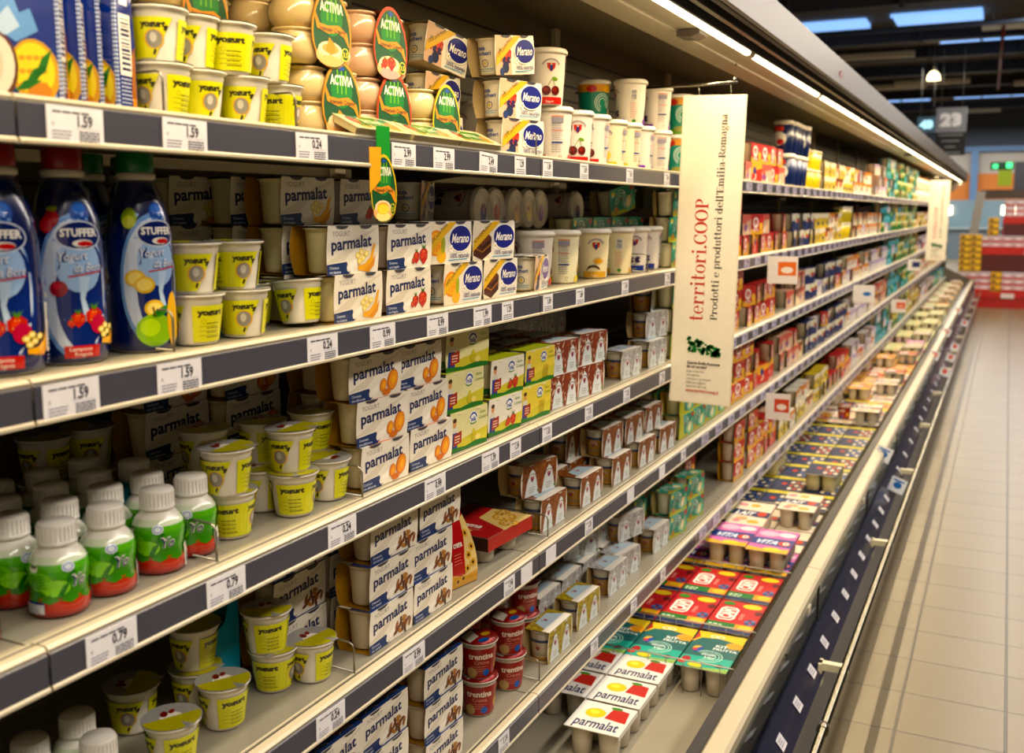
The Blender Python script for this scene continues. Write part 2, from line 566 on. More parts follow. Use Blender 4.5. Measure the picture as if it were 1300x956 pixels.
        fruit(a, 'strawberry', x, y + .3 * s, s * .75)
        a.ell(x + .1 * s, y - .55 * s, .35 * s, .35 * s, '#2a3350'); a.ell(x - .3 * s, y - .8 * s, .25 * s, .25 * s, '#39466e'); fruit(a, 'blackberry', x + .2 * s, y - .1 * s, .5 * s)
    elif kind == 'pear':
        a.ell(x - .3 * s, y - .2 * s, .45 * s, .5 * s, '#bcae33'); a.ell(x - .3 * s, y + .3 * s, .22 * s, .3 * s, '#c8bc48'); a.ell(x + .45 * s, y - .4 * s, .5 * s, .3 * s, '#e3d488')
    elif kind == 'grain':
        for j in range(4):
            a.band([(x - .6 * s + j * .35 * s, y - .8 * s), (x - .3 * s + j * .35 * s, y + .7 * s)], .12 * s, '#b58f2a')
    elif kind == 'apple':
        a.ell(x, y, .95 * s, .85 * s, '#7fae1e'); a.ell(x - .25 * s, y + .15 * s, .5 * s, .45 * s, '#a9cb3d'); a.ell(x + .35 * s, y + .95 * s, .55 * s, .2 * s, '#2f7a24', rot=25)
        a.band([(x, y + .7 * s), (x - .1 * s, y + 1.2 * s)], .09 * s, '#5a3b1c')


def crest(a, x, y, s, c='#8d4650'):
    a.arc(x, y, 1.15 * s, 1.0 * s, 15, 165, .3 * s, '#c9bdb6')
    a.arc(x, y, 1.15 * s, 1.0 * s, 20, 160, .09 * s, '#4b4a5c')
    a.poly([(x - .55 * s, y + .5 * s), (x + .55 * s, y + .5 * s), (x + .5 * s, y - .1 * s), (x, y - .65 * s), (x - .5 * s, y - .1 * s)], '#b3322c')
    a.poly([(x - .2 * s, y + .3 * s), (x + .2 * s, y + .3 * s), (x + .15 * s, y - .5 * s), (x - .15 * s, y - .5 * s)], '#27396f')
    a.ell(x, y + .32 * s, .14 * s, .14 * s, '#d9b79a', n=8)


def art_parmalat(fr, W=.138, H=.074):
    a = Art()
    a.band([(0, H * .25), (W * .3, H * .38), (W * .62, H * .75), (W, H * .97)], [H * .02, H * .2, H * .12, H * .02], '#d8cfbd')
    a.band([(W * .1, H * .03), (W * .5, H * .2), (W * .9, H * .62)], [H * .03, H * .14, H * .02], '#f4efe3')
    a.text('YOGURT', W * .09, H * .8, H * .105, '#8f8a86')
    a.text('parmalat', W * .07, H * .5, H * .25, '#1c2753', w=W * .78, bold=.03, rot=3)
    a.poly([(0, 0), (W * .4, 0), (W * .43, H * .06), (W * .36, H * .26), (0, H * .22)], '#22345f')
    a.text('Cremoso', W * .04, H * .12, H * .06, '#dfe3ea'); a.text('con ' + {'banana': 'banane', 'strawberry': 'fragole', 'apricot': 'albicocca', 'cereal': 'cereali'}[fr], W * .04, H * .03, H * .06, '#dfe3ea')
    a.ell(W * .4, H * .13, H * .075, H * .09, '#efe8da', n=8); a.ell(W * .46, H * .07, H * .06, H * .07, '#efe8da', n=8)
    fruit(a, fr, W * .73, H * .3, H * .31)
    return a


def art_merano(fr, W=.138, H=.076, violet=False):
    a = Art()
    bl = '#2b2f78' if not violet else '#6a5b93'
    a.rect(0, 0, W * .4, H, '#d9b9a0' if fr == 'berries' else '#e6dcc6')
    a.poly([(W * .4, 0), (W * .5, H * .3), (W * .5, H * .7), (W * .36, H)], '#eae3d5')
    fruit(a, fr, W * .22, H * .42, H * .42)
    a.poly([(0, H * .22), (W * .02, H * .52), (W * .46, H), (W * .64, H)], '#dfae22')
    a.text({'berries': '100% pura frutta', 'orange': '100% pura frutta', 'cake': 'Cioccolato'}.get(fr, 'pura frutta'), W * .05, H * .44, H * .1, '#5b4312', w=W * .46, rot=36, bold=.01)
    a.ell(W * .73, H * .6, W * .265, H * .34, '#f3efe6', n=24)
    a.ell(W * .73, H * .6, W * .25, H * .31, bl, n=24)
    a.text('Merano', W * .52, H * .5, H * .22, '#f3efe6', w=W * .4, bold=.015, shear=.2)
    for j in range(5):
        an = j * 2 * PI / 5
        a.ell(W * .52 + H * .06 * math.cos(an), H * .36 + H * .06 * math.sin(an), H * .035, H * .035, '#fbf8ef', n=6, same=j > 0)
    a.ell(W * .52, H * .36, H * .025, H * .025, '#d9a520', n=6)
    a.text('100% naturale', W * .48, H * .13, H * .12, '#37406f', w=W * .46, shear=.2, bold=.008)
    a.band([(W * .46, H * .08), (W * .9, H * .09)], H * .02, '#4a9cc6')
    return a


def oval(W, H, n=22, k=.86):
    pts = []
    for i in range(n):
        t = 2 * PI * i / n
        y = math.cos(t); x = math.sin(t) * (1 - .16 * y)
        pts.append((W / 2 + x * W / 2 * k / .93, H / 2 + y * H / 2))
    return pts


def art_activia(fr, border, W=.1, H=.125):
    a = Art()
    a.poly(oval(W, H), border)
    a.poly([(W / 2 + (x - W / 2) * .93, H * .48 + (y - H / 2) * .955) for x, y in oval(W, H)], '#124a26')
    a.ell(W * .5, H * .62, W * .26, H * .22, '#237a35', n=16)
    for dx in (-.1, 0, .1):
        a.band([(W * (.5 + dx), H * .58), (W * (.5 + dx), H * .88)], W * .03, '#6fae3c')
    a.ell(W * .5, H * .9, W * .07, H * .03, '#3555a0', n=10)
    a.text('ACTIVIA', W * .5, H * .69, H * .12, '#f1ede0', w=W * .54, bold=.03, align='c')
    a.band([(W * .1, H * .66), (W * .18, H * .5), (W * .4, H * .47), (W * .65, H * .5), (W * .82, H * .44), (W * .9, H * .3)], [H * .03, H * .08, H * .095, H * .095, H * .08, H * .02], '#dd8a1f')
    a.text('Intensely Creamy', W * .2, H * .45, H * .055, '#2a2a14', w=W * .62, shear=.2, bold=.03)
    a.ell(W * .45, H * .15, W * .34, H * .13, '#e8b98a', n=16); a.ell(W * .45, H * .22, W * .29, H * .11, '#f3d6b4', n=16); a.ell(W * .45, H * .24, W * .2, H * .06, '#e5a878', n=14); a.arc(W * .45, H * .2, W * .24, H * .07, 190, 350, H * .012, '#e8b890'); a.ell(W * .45, H * .09, W * .26, H * .07, {'#cf8a20': '#efb987', '#c8432c': '#ecaaa2', '#e0bb24': '#f2e2a0'}[border], n=16)
    if fr == 'apricot':
        a.poly([(W * .34, H * .22), (W * .42, H * .38), (W * .56, H * .3), (W * .56, H * .2), (W * .45, H * .16)], '#e3892a')
    elif fr == 'strawberry':
        fruit(a, 'strawberry', W * .42, H * .25, H * .15)
    else:
        fruit(a, 'lemon', W * .45, H * .2, H * .13)
    a.ell(W * .8, H * .2, W * .09, H * .085, '#e6d34a', n=12); a.ell(W * .8, H * .2, W * .075, H * .072, '#1c4a28', n=12)
    a.text('3,5', W * .74, H * .17, H * .06, '#e6d34a', w=W * .12, bold=.02)
    return a


def art_mila(fr, W=.138, H=.076):
    a = Art()
    bgc = {'pear': '#dfd9a8', 'strawberry': '#e9e4d4', 'grain': '#e2cf70'}[fr]
    a.rect(0, 0, W, H, bgc)
    a.poly([(0, H * .12), (W * .35, H * .3), (W, H * .45), (W, 0), (0, 0)], '#c9c060')
    a.poly([(W * .03, H * .05), (W * .2, H * .08), (W * .19, H * .55), (W * .05, H * .55)], '#3b4b86')
    a.ell(W * .12, H * .74, W * .045, H * .11, '#d6a37c', n=10); a.ell(W * .12, H * .82, W * .05, H * .06, '#4a3324', n=10)
    a.rect(W * .05, H * .5, W * .19, H * .63, '#d9d3c4')
    a.poly([(W * .1, H * .15), (W * .3, H * .22), (W * .3, H * .52), (W * .1, H * .45)], '#9e2b22')
    a.lines(W * .13, H * .38, W * .28, 3, H * .07, H * .03, '#e8d9c0')
    a.poly([(0, 0), (W, 0), (W, H * .1), (W * .7, H * .15), (W * .4, H * .08), (0, H * .13)], '#2c6a30')
    a.ell(W * .6, H * .76, W * .105, H * .17, '#f1eee2', n=16)
    a.arc(W * .6, H * .73, W * .085, H * .15, 10, 170, H * .05, '#27489b')
    a.text('mila', W * .53, H * .67, H * .12, '#27489b', w=W * .14, bold=.03); a.arc(W * .6, H * .66, W * .08, H * .05, 200, 340, H * .03, '#3f8a3a')
    a.text('Gusto', W * .76, H * .82, H * .08, '#5f8a3a', shear=.25); a.text('Cremoso', W * .75, H * .68, H * .08, '#5f8a3a', shear=.25)
    fruit(a, fr, W * .66, H * .32, H * .26)
    return a


def speckle(a, W, H, c1, c2, n=90, seed=3, s=1.0):
    r = random.Random(seed)
    a.k += 1
    for i in range(n):
        x = r.uniform(.02, .98) * W; y = r.uniform(.04, .96) * H
        l = r.uniform(.025, .06) * W * s; w = l * .35; t = r.uniform(.5, 1.9)
        a.p.append(([(x - l * math.cos(t), y - l * math.sin(t)), (x + w * math.sin(t), y - w * math.cos(t)), (x + l * math.cos(t), y + l * math.sin(t)), (x - w * math.sin(t), y + w * math.cos(t))], (c1, c2)[i % 2], a.k))
    # keep the specks inside the panel
    for i, (q, c, k) in enumerate(a.p):
        if k == a.k:
            a.p[i] = ([(min(max(x, 0), W), min(max(y, 0), H)) for x, y in q], c, k)


def art_crest_front(bg, c1, c2, W=.138, H=.078, band='#7fa6b8'):
    a = Art()
    a.rect(0, 0, W, H, bg)
    speckle(a, W, H, c1, c2)
    for cx in (W * .28, W * .76):
        a.poly([(cx - W * .2, 0), (cx - W * .15, H * .4), (cx - W * .07, H * .72), (cx, H * .82), (cx + W * .07, H * .72), (cx + W * .13, H * .4), (cx + W * .19, 0)], '#d6dcdc')
        crest(a, cx, H * .52, H * .16)
        a.lines(cx - W * .08, H * .25, cx + W * .09, 3, H * .07, H * .025, '#9a948e')
        a.ell(cx + W * .17, H * .13, W * .03, H * .05, '#5c7a3e', n=8)
    return a


def art_crest_top(bg, c1, c2, W=.138, D=.07):
    a = Art()
    a.rect(0, 0, W, D, bg)
    speckle(a, W, D, c1, c2, 50, 8)
    a.poly([(W * .12, D * .25), (W * .3, D * .85), (W * .8, D * .9), (W * .95, D * .3)], '#b8cbd6')
    a.poly([(W * .02, 0), (W * .98, 0), (W * .98, D * .3), (W * .02, D * .32)], '#ece6da')
    crest(a, W * .5, D * .62, D * .15)
    return a


def art_teal(W=.138, H=.078):
    a = Art()
    a.rect(0, 0, W, H, '#2d7f67')
    a.poly([(0, 0), (W, 0), (W, H * .2), (W * .6, H * .1), (0, H * .22)], '#a7a83e')
    a.poly([(0, H * .5), (W * .3, H * .9), (W * .6, H), (0, H)], '#4fa58c')
    a.poly([(W * .5, H * .3), (W * .9, H * .75), (W * .99, H * .2), (W * .7, 0)], '#6fb79a')
    for r in (.3, .22, .14):
        a.arc(W * .42, H * .5, H * r * 1.3, H * r * 1.3, -60, 200, H * .025, '#dcebe0')
    a.ell(W * .72, H * .36, W * .1, H * .24, '#ddd19a', n=14, rot=-20); a.ell(W * .7, H * .34, W * .05, H * .13, '#efe8c8', n=10)
    a.ell(W * .12, H * .82, W * .07, H * .1, '#d8c24a'); a.ell(W * .88, H * .86, W * .08, H * .1, '#b8473a'); a.ell(W * .2, H * .2, W * .09, H * .13, '#a97f34')
    for j in range(6):
        a.ell(W * (.1 + .15 * j), H * (.75 - .1 * (j % 3)), H * .05, H * .05, ('#e8efe2', '#2b7a3a', '#b02f2c')[j % 3], n=7)
    return a


def art_redpack(W=.138, H=.078, c='#b3221f'):
    a = Art()
    a.rect(0, 0, W, H, c)
    a.poly([(0, 0), (W, 0), (W, H * .25), (W * .5, H * .1), (0, H * .3)], '#d8a84e')
    a.ell(W * .4, H * .6, W * .22, H * .28, '#f0e6dc', n=18); a.ell(W * .4, H * .6, W * .14, H * .17, c, n=14); a.rect(W * .37, H * .4, W * .43, H * .62, '#f0e6dc')
    a.ell(W * .82, H * .4, W * .14, H * .2, '#e2b96c', n=12)
    a.lines(W * .2, H * .25, W * .7, 2, H * .08, H * .04, '#f0e6dc')
    return a


def art_blocks(cs, W=.138, H=.078, seed=1):
    """generic printed front for far packs: a few soft shapes in the pack's colours"""
    r = random.Random(seed); a = Art()
    a.rect(0, 0, W, H, cs[0])
    a.poly([(0, H * .55), (W, H * .75), (W, H), (0, H)], cs[1 % len(cs)])
    for i in range(4):
        a.ell(W * r.uniform(.2, .8), H * r.uniform(.2, .8), W * r.uniform(.08, .2), H * r.uniform(.1, .25), cs[(i + 1) % len(cs)], n=10)
    return a


# ================================================================ product shapes
def cup_mesh(rt=.031, rb=.0245, h=.07, col='#cfc8b4', seg=22, name='cup', foil='#c8c3b4', colf=None, art=None):
    m = MB()
    prof = [(rb * .8, 0), (rb, .0015), (rb + .001, .004), (rb + (rt - rb) * .5, h * .5), (rt - .001, h * .88), (rt - .001, h * .9), (rt, h * .905), (rt, h * .955), (rt + .0035, h * .965), (rt + .0038, h * .985), (rt + .002, h)]
    m.lathe(prof, seg, col)
    if art:
        m.stamp(art, cone_map(lambda z: rb + (rt - rb) * min(z / (h * .88), 1) + .0006, 0, rb + (rt - rb) * .5), strip=.006)
    m.poly([((rt + .0015) * math.cos(2 * PI * j / seg), (rt + .0015) * math.sin(2 * PI * j / seg), h + .0006) for j in range(seg)], foil, 1)
    return m.mesh(name, ['plastic', 'foil'])


def sleeve_mesh(front, top, W=.138, D=.066, H=.075, bg='#e8e1d2', bgtop='#e8e1d2', kraft='#9c7741', back=None, holes=True, flare=.003):
    """card sleeve round two cups, open at both ends"""
    m = MB()
    xf = lambda z: D / 2 - .003 * (1 - z / H)
    ed = lambda z: W / 2 + flare * math.sin(PI * min(max(z / H, 0), 1)) - .002
    eb = lambda z: W / 2 + .009 * math.sin(PI * min(max(z / H, 0), 1)) + .001
    N = 6
    t = .0006
    for i in range(N):
        z0, z1 = H * i / N, H * (i + 1) / N
        for sx, c in ((1, bg), (-1, back or bg)):
            e_ = ed if sx > 0 else eb
            m.poly([(sx * xf(z0), -e_(z0) * sx, z0), (sx * xf(z0), e_(z0) * sx, z0), (sx * xf(z1), e_(z1) * sx, z1), (sx * xf(z1), -e_(z1) * sx, z1)], c)
            m.poly([(sx * (xf(z0) - t), e_(z0) * sx, z0), (sx * (xf(z0) - t), -e_(z0) * sx, z0), (sx * (xf(z1) - t), -e_(z1) * sx, z1), (sx * (xf(z1) - t), e_(z1) * sx, z1)], kraft)
    e0, eh = ed(0), ed(H)
    m.poly([(-xf(H), -eh, H), (xf(H), -eh, H), (xf(H), eh, H), (-xf(H), eh, H)], bgtop)
    m.poly([(-xf(H), eh, H - t), (xf(H), eh, H - t), (xf(H), -eh, H - t), (-xf(H), -eh, H - t)], kraft)
    m.poly([(-xf(0), e0, 0), (xf(0), e0, 0), (xf(0), -e0, 0), (-xf(0), -e0, 0)], kraft)
    m.stamp(front, lambda a, b, off: (xf(b) + off, a - W / 2 + .001 if abs(a - W / 2) < W * .49 else (a - W / 2) / (W / 2) * ed(b), b), mat=0)
    if top:
        m.stamp(top, lambda a, b, off: (D / 2 - b * D / .07, (a - W / 2) * .97, H + off))
    if holes:
        h = Art()
        for cx in (W * .27, W * .73):
            h.ell(cx, .006, .016, .006, '#2b3a5e' if holes == 1 else holes, n=14)
            h.arc(cx, .006, .017, .007, 0, 180, .0012, '#b9ac92', n=8)
        m.stamp(h, lambda a, b, off: (D / 2 - b, a - W / 2, H + off + .0006))
        h2 = Art()
        for cx in (W * .27, W * .73):
            h2.ell(cx, H, .016, .005, '#3c3a42', n=14, a0=180, a1=360)
        m.stamp(h2, lambda a, b, off: (xf(b) + off + .001, a - W / 2, b))
    return m.mesh('sleeve', ['card'])


def twin_pack(kind, name, desc, front, top=None, W=.138, D=.066, H=.075, cupcol='#d6cfb8', cup=None, cat='yogurt pack', **kw):
    s = sleeve_mesh(front, top, W, D, H, **kw)
    c = cup or cup_mesh(rt=min(.030, D * .45), rb=.0235, h=H - .004, col=cupcol)
    off = W / 2 - .0355
    proto(kind, name, cat, desc, [('sleeve', s, (0, 0, 0), 0, None, []), ('cup', c, (0, -off, .0012), -PI / 2, None, []), ('cup', c, (0, off, .0012), PI / 2, None, [])])


def pots_crest(kind, desc, bg, c1, c2, side, W=.138):
    ca = Art()
    ca.rect(-.03, .006, .03, .048, side)
    ca.rect(-.03, .045, .03, .052, '#3b4562')
    crest(ca, 0, .03, .009)
    ca.lines(-.02, .016, .02, 2, .004, .0015, '#6d6a70')
    ca.rect(-.03, .003, .03, .008, '#b5813f')
    cm = cup_mesh(rt=.0305, rb=.0235, h=.074, col='#cfc9b8', art=ca)
    twin_pack(kind, 'yogurt_twin_pack', desc, art_crest_front(bg, c1, c2, W), art_crest_top(bg, c1, c2, W), W=W, H=.078, cup=cm, flare=.006, bg='#ddd6c8', bgtop='#cfc6b2', kraft='#b9a37c', holes=False)


# ---- twin packs
for k, fr, cc in (('pb', 'banana', '#e3d9ad'), ('ps', 'strawberry', '#dbcfc0'), ('pa', 'apricot', '#dccfae'), ('pc', 'cereal', '#cbbfa6')):
    nm = {'pb': 'white banana', 'ps': 'white strawberry', 'pa': 'white apricot', 'pc': 'white cereal'}[k]
    tp = Art()
    tp.rect(0, 0, .138, .07, '#e6dfd0')
    if k == 'pc':
        tp.rect(0, 0, .138, .045, '#2a3c6b'); tp.ell(.1, .03, .03, .02, '#6b3a20')
    elif k == 'pa':
        tp.poly([(.02, .0), (.12, .0), (.13, .05), (.06, .06)], '#d8763a')
    twin_pack(k, 'yogurt_twin_pack', nm + ' yogurt twin pack', art_parmalat(fr), tp, cupcol=cc, bg='#e8e1d2')
for k, fr, nm, v in (('mb', 'berries', 'white berry', False), ('mo', 'orange', 'white orange', False), ('mc', 'cake', 'white chocolate', False), ('mv', 'berries', 'white violet', True)):
    ca = Art(); ca.text('senza', -.022, .05, .008, '#27489b', bold=.02); ca.text('zuccheri', -.024, .04, .008, '#27489b', bold=.02)
    ca.arc(0, .024, .007, .007, 0, 360, .0015, '#4b4a55'); ca.ell(0, .024, .003, .003, '#d8b13a', n=8); ca.lines(-.02, .012, .02, 2, .004, .0012, '#4a9cc6')
    twin_pack(k, 'yogurt_twin_pack', nm + ' oval yogurt pack', art_merano(fr, violet=v), None, H=.077, cup=cup_mesh(rt=.0305, rb=.027, h=.073, col='#d9d3c1', art=ca), bg='#eae4d8', kraft='#b5a27e')
for k, fr, nm in (('lp', 'pear', 'cream pear'), ('ls', 'strawberry', 'cream strawberry'), ('lg', 'grain', 'yellow grain')):
    ca = Art(); ca.rect(-.03, .004, .03, .018, '#2c6a30'); ca.ell(0, .045, .012, .01, '#27489b'); ca.ell(0, .045, .01, .007, '#eeeade')
    twin_pack(k, 'yogurt_twin_pack', nm + ' farm yogurt pack', art_mila(fr), None, H=.078, cup=cup_mesh(rt=.0305, rb=.0255, h=.074, col='#ddd3b0', art=ca), bg='#ddd7ac' if fr != 'strawberry' else '#e4dfd0', bgtop='#b9c24a', kraft='#9c8a5c', holes=False)
pots_crest('cb', 'brown crested yogurt pack', '#7d4c33', '#a5714e', '#4c2b1b', '#a9834e')
pots_crest('cs', 'silver crested yogurt pack', '#a8a6a4', '#6c6a6b', '#d2d0cc', '#ad8552')
pots_crest('cy', 'yellow patterned crested pack', '#a08a22', '#c9b344', '#4d4217', '#c2b79a')
pots_crest('cr', 'russet crested yogurt pack', '#7b3a2c', '#a35a43', '#cfb9a2', '#b9976b')
twin_pack('te', 'yogurt_twin_pack', 'teal fruit yogurt pack', art_teal(), art_teal(.138, .07), H=.078, cupcol='#d5d2b8', bg='#2f7f68', bgtop='#1f5a4a', kraft='#a8996c', holes=False)
ty = Art().join(art_teal()); ty.poly([(0, 0), (.05, 0), (.03, .078), (0, .078)], '#b4b23a')
twin_pack('ty', 'yogurt_twin_pack', 'green yellow yogurt pack', ty, art_teal(.138, .07), H=.078, cupcol='#d5cfa8', bg='#7d9a3c', bgtop='#4b6a35', kraft='#c2a94e', holes=False)
twin_pack('rd', 'yogurt_twin_pack', 'red fruit yogurt pack', art_redpack(), art_redpack(.138, .07), H=.078, cupcol='#cfc3ae', bg='#b3221f', bgtop='#96201c', kraft='#b08a4e', holes=False)
rp = Art().join(art_redpack(c='#c2504a')); rp.poly([(.0, .05), (.05, .078), (0, .078)], '#e8c9a0')
twin_pack('rp', 'yogurt_twin_pack', 'pink red yogurt pack', rp, art_redpack(.138, .07), H=.078, cupcol='#cfc3ae', bg='#c7837a', bgtop='#b3423a', kraft='#b08a4e', holes=False)


# ---- single yellow cup
def yellow_cup(lid_tab=True):
    h = .0665
    m = MB()
    rt, rb = .035, .0272
    m.lathe([(rb * .8, 0), (rb - .001, .0008), (rb, .004), (rb + (rt - rb) * .5, h * .45), (rt - .0012, h * .82), (rt - .0002, h * .84), (rt, h * .94), (rt + .004, h * .955), (rt + .0045, h * .985), (rt + .003, h)], 28, '#e6e0d2')
    a = Art(); P = 2 * PI * .0312
    yl = '#d2d016'; z0, z1 = .005, h * .79
    for o in (0, P / 2):
        a.rect(o - P * .01, z0, o + P * .27, z1, yl)
        a.text('yogurt', o + P * .025, z1 - .0125, .0075, '#2a2617', w=P * .175, bold=.06)
        a.arc(o + P * .06, z1 - .021, .003, .003, 0, 360, .0004, '#8d842a', n=8)
        for j in range(3):
            a.rect(o + P * .03, z0 + .008 + j * .006, o + P * (.19 - .03 * (j == 2)), z0 + .0085 + j * .006, '#5d5720', same=j > 0)
        a.lines(o + P * .08, z0 + .0055, o + P * .2, 4, -.006, .0011, '#4b4520')
        a.poly([(o + P * .27, z0), (o + P * .35, z0), (o + P * .45, z1), (o + P * .27, z1)], yl)
        a.text('yogurt', o + P * .275, z1 - .0115, .0072, '#2a2617', w=P * .135, bold=.06)
        a.ell(o + P * .345, z0 + .022, .0115, .0115, '#e3ad3e', n=16)
        a.ell(o + P * .345, z0 + .022, .0095, .0105, '#8b877c', n=16); a.ell(o + P * .34, z0 + .024, .004, .006, '#c4c0b4', n=10)
        a.band([(o + P * .405, z0 + .032), (o + P * .42, z0 + .038)], .003, '#28241a')
        a.band([(o + P * .34, z0 + .004), (o + P * .352, z0 + .01)], .003, '#28241a')
    m.stamp(a, cone_map(lambda z: rb + (rt - rb) * z / (h * .86) + .0007, 0, .0312), strip=.007)
    body = m.mesh('cup', ['plastic'])
    l = MB(); n = 28; R = rt + .0048
    pts = []
    for j in range(n):
        t = 2 * PI * j / n
        q = R + (.007 if lid_tab and abs(((t - .9 + PI) % (2 * PI)) - PI) < .22 else 0)
        pts.append((q * math.cos(t), q * math.sin(t), h + .0008 + (.002 if q > R + .003 else 0)))
    for j in range(n):
        p, q = pts[j], pts[(j + 1) % n]
        l.poly([(0, 0, h - .0005), p, q], '#a9a8a2')
    la = Art()
    la.poly([(R * math.cos(t) * .97, R * math.sin(t) * .97) for t in [math.radians(-60 + 13 * i) for i in range(15)]] + [(-.004, .004)], '#c9c02a')
    la.poly([(R * .6, -.022), (R * .62, .016), (.006, .002)], '#b4b030'); la.ell(.012, .004, .009, .006, '#3f4032', rot=30); la.ell(.008, .022, .01, .004, '#d7d2c4', rot=60)
    la.ell(-.008, -.012, .008, .005, '#7b1f1c', n=12, rot=20); la.ell(-.016, -.004, .006, .004, '#8d2a22', n=10)
    l.stamp(la, lambda u, v, off: (u, v, h + .0012 + off - .0008 * (1 - (u * u + v * v) / R / R)))
    lid = l.mesh('foil_lid', ['foil'])
    proto('yc', 'yogurt_cup', 'yogurt cup', 'yellow and white yogurt cup', [('cup', body, (0, 0, 0), 0, None, []), ('foil_lid', lid, (0, 0, 0), 0, None, [])])


yellow_cup()


# ---- four-pot pack with an oval card
def oval_pack(kind, fr, border, desc, potcol):
    pot = MB(); R = .0365; h = .0505
    pot.lathe([(R * .62, 0), (R * .78, .002), (R * .95, .01), (R * 1.0, .02), (R * .97, .032), (R * .84, .042), (R * .8, .045), (R * .82, .0465), (R * .9, .0475), (R * .9, h)], 26, potcol)
    pm = pot.mesh('pot', ['gloss'])
    W, H = .098, .118
    c = MB()
    front = oval(W, H, 26)
    x = R + .004
    c.poly([(x, a - W / 2, b - .004) for a, b in front][::-1], border)
    c.poly([(x - .0012, a - W / 2, b - .004) for a, b in front], '#a08a58')
    A = art_activia(fr, border, W, H)
    c.stamp(A, lambda a, b, off: (x + .0004 + off, a - W / 2, b - .004))
    # card bridge over the top and behind
    c.poly([(x - .001, -.03, .1035), (x - .001, .03, .1035), (-x, .03, .1035), (-x, -.03, .1035)], border)
    c.poly([(-x, -.045, .02), (-x, -.045, .1035), (-x, .045, .1035), (-x, .045, .02)], '#a08a58')
    cm = c.mesh('card_wrap', ['card'])
    parts = [('card_wrap', cm, (0, 0, 0), 0, None, [])]
    for y in (-.037, .037):
        for z in (0, .0508):
            parts.append(('pot', pm, (0, y, z), 0, None, []))
    proto(kind, 'yogurt_pot_pack', 'yogurt pack', desc, parts)


oval_pack('av', 'apricot', '#cf8a20', 'green oval orange bordered pack', '#d3bd94')
oval_pack('as', 'strawberry', '#c8432c', 'green oval red bordered pack', '#cfae96')
oval_pack('al', 'lemon', '#e0bb24', 'green oval yellow bordered pack', '#d6c79c')


# ---- big tubs
def tub(kind, desc, band, fr, tint='#e4ddd3', lidc='#d9d3c6', h=.128, rt=.0455, rb=.037, teal=False):
    m = MB()
    m.lathe([(rb * .85, 0), (rb - .001, .001), (rb, .005), (rb + (rt - rb) * .5, h * .47), (rt - .001, h * .9), (rt, h * .93)], 30, tint)
    a = Art(); P = 2 * PI * .041
    if teal:
        a.rect(0, .003, P, h * .9, '#1f7d66')
        for o in (0, P / 2):
            a.rect(o, .003, o + P / 2, .018, '#5e8a34'); a.ell(o + P * .2, .02, .02, .008, '#8a8a4a')
            a.rect(o, h * .74, o + P / 2, h * .9, '#c98a2a'); a.ell(o + P * .12, h * .8, .014, .01, '#b5302a'); a.ell(o + P * .3, h * .8, .016, .01, '#e0a92c')
            for r in (.022, .017, .011):
                a.arc(o + P * .24, h * .5, r, r * 1.15, -40, 250, .002, '#dfeee4')
            a.ell(o + P * .36, h * .3, .008, .012, '#e8d9a0')
    else:
        for o in (0,):
            crest(a, o + P * .17, h * .66, .017)
            fruit(a, fr, o + P * .17, h * .27, .021)
            a.rect(o + P * .04, .003, o + P * .3, .018, band); a.text('Yogurt', o + P * .12, .006, .005, '#eae3d5')
            a.rect(o + P * .36, .09, o + P * .46, .102, '#8c8894'); a.rect(o + P * .36, .104, o + P * .46, .106, '#c96a52')
            a.lines(o + P * .36, .087, o + P * .46, 4, .004, .0014, '#8c8894')
            a.rect(o + P * .36, .072, o + P * .46, .0735, '#c96a52'); a.lines(o + P * .36, .068, o + P * .46, 5, .004, .0014, '#98939b')
            a.rect(o + P * .36, .044, o + P * .46, .0475, '#3b4c86'); a.lines(o + P * .36, .039, o + P * .46, 4, .005, .0016, '#98939b')
            a.arc(o + P * .44, .012, .004, .004, 0, 300, .001, '#2e2b30', n=8)
            a.rect(o + P * .54, .003, o + P * .8, .018, band); crest(a, o + P * .66, h * .66, .017); fruit(a, fr, o + P * .66, h * .27, .021)
            a.barcode(o + P * .86, .07, o + P * .93, .1, True); a.lines(o + P * .86, .06, o + P * .94, 8, .0055, .0015, '#c98a78'); a.ell(o + P * .9, .012, .006, .005, '#4a7a3a')
    m.stamp(a, cone_map(lambda z: rb + (rt - rb) * z / (h * .92) + .0008, 0, .041), strip=.008)
    body = m.mesh('tub', ['plastic'])
    l = MB()
    l.lathe([(rt + .0005, h * .9), (rt + .0035, h * .905), (rt + .004, h * .96), (rt + .001, h * .965), (rt + .001, h * .99), (rt - .002, h), (rt - .004, h * .985), (.0, h * .985)], 30, lidc)
    la = Art(); la.ell(.01, .005, .022, .015, '#c04a3e' if fr == 'cherry' else band); la.arc(0, 0, .034, .034, 0, 360, .003, '#f0ebdf', 24); crest(la, 0, 0, .01)
    l.stamp(la, lambda u, v, off: (u, v, h * .985 + off))
    lid = l.mesh('lid', ['plastic'])
    proto(kind, 'yogurt_tub', 'yogurt tub', desc, [('tub', body, (0, 0, 0), 0, None, []), ('lid', lid, (0, 0, 0), 0, None, [])])


tub('tc', 'large white cherry yogurt tub', '#c8241c', 'cherry')
tub('tv', 'large white violet banded tub', '#7d4fb0', 'blackberry')
tub('tl', 'large white lemon banded tub', '#dcc81e', 'lemon', tint='#e6e2c4')
tub('tn', 'large white vanilla yogurt tub', '#cf9a1f', 'vanilla', tint='#e8dcb8')
tub('tb', 'large white blue banded tub', '#22357e', 'blackberry')
tub('tt', 'large teal yogurt tub', '#22357e', 'lemon', teal=True)


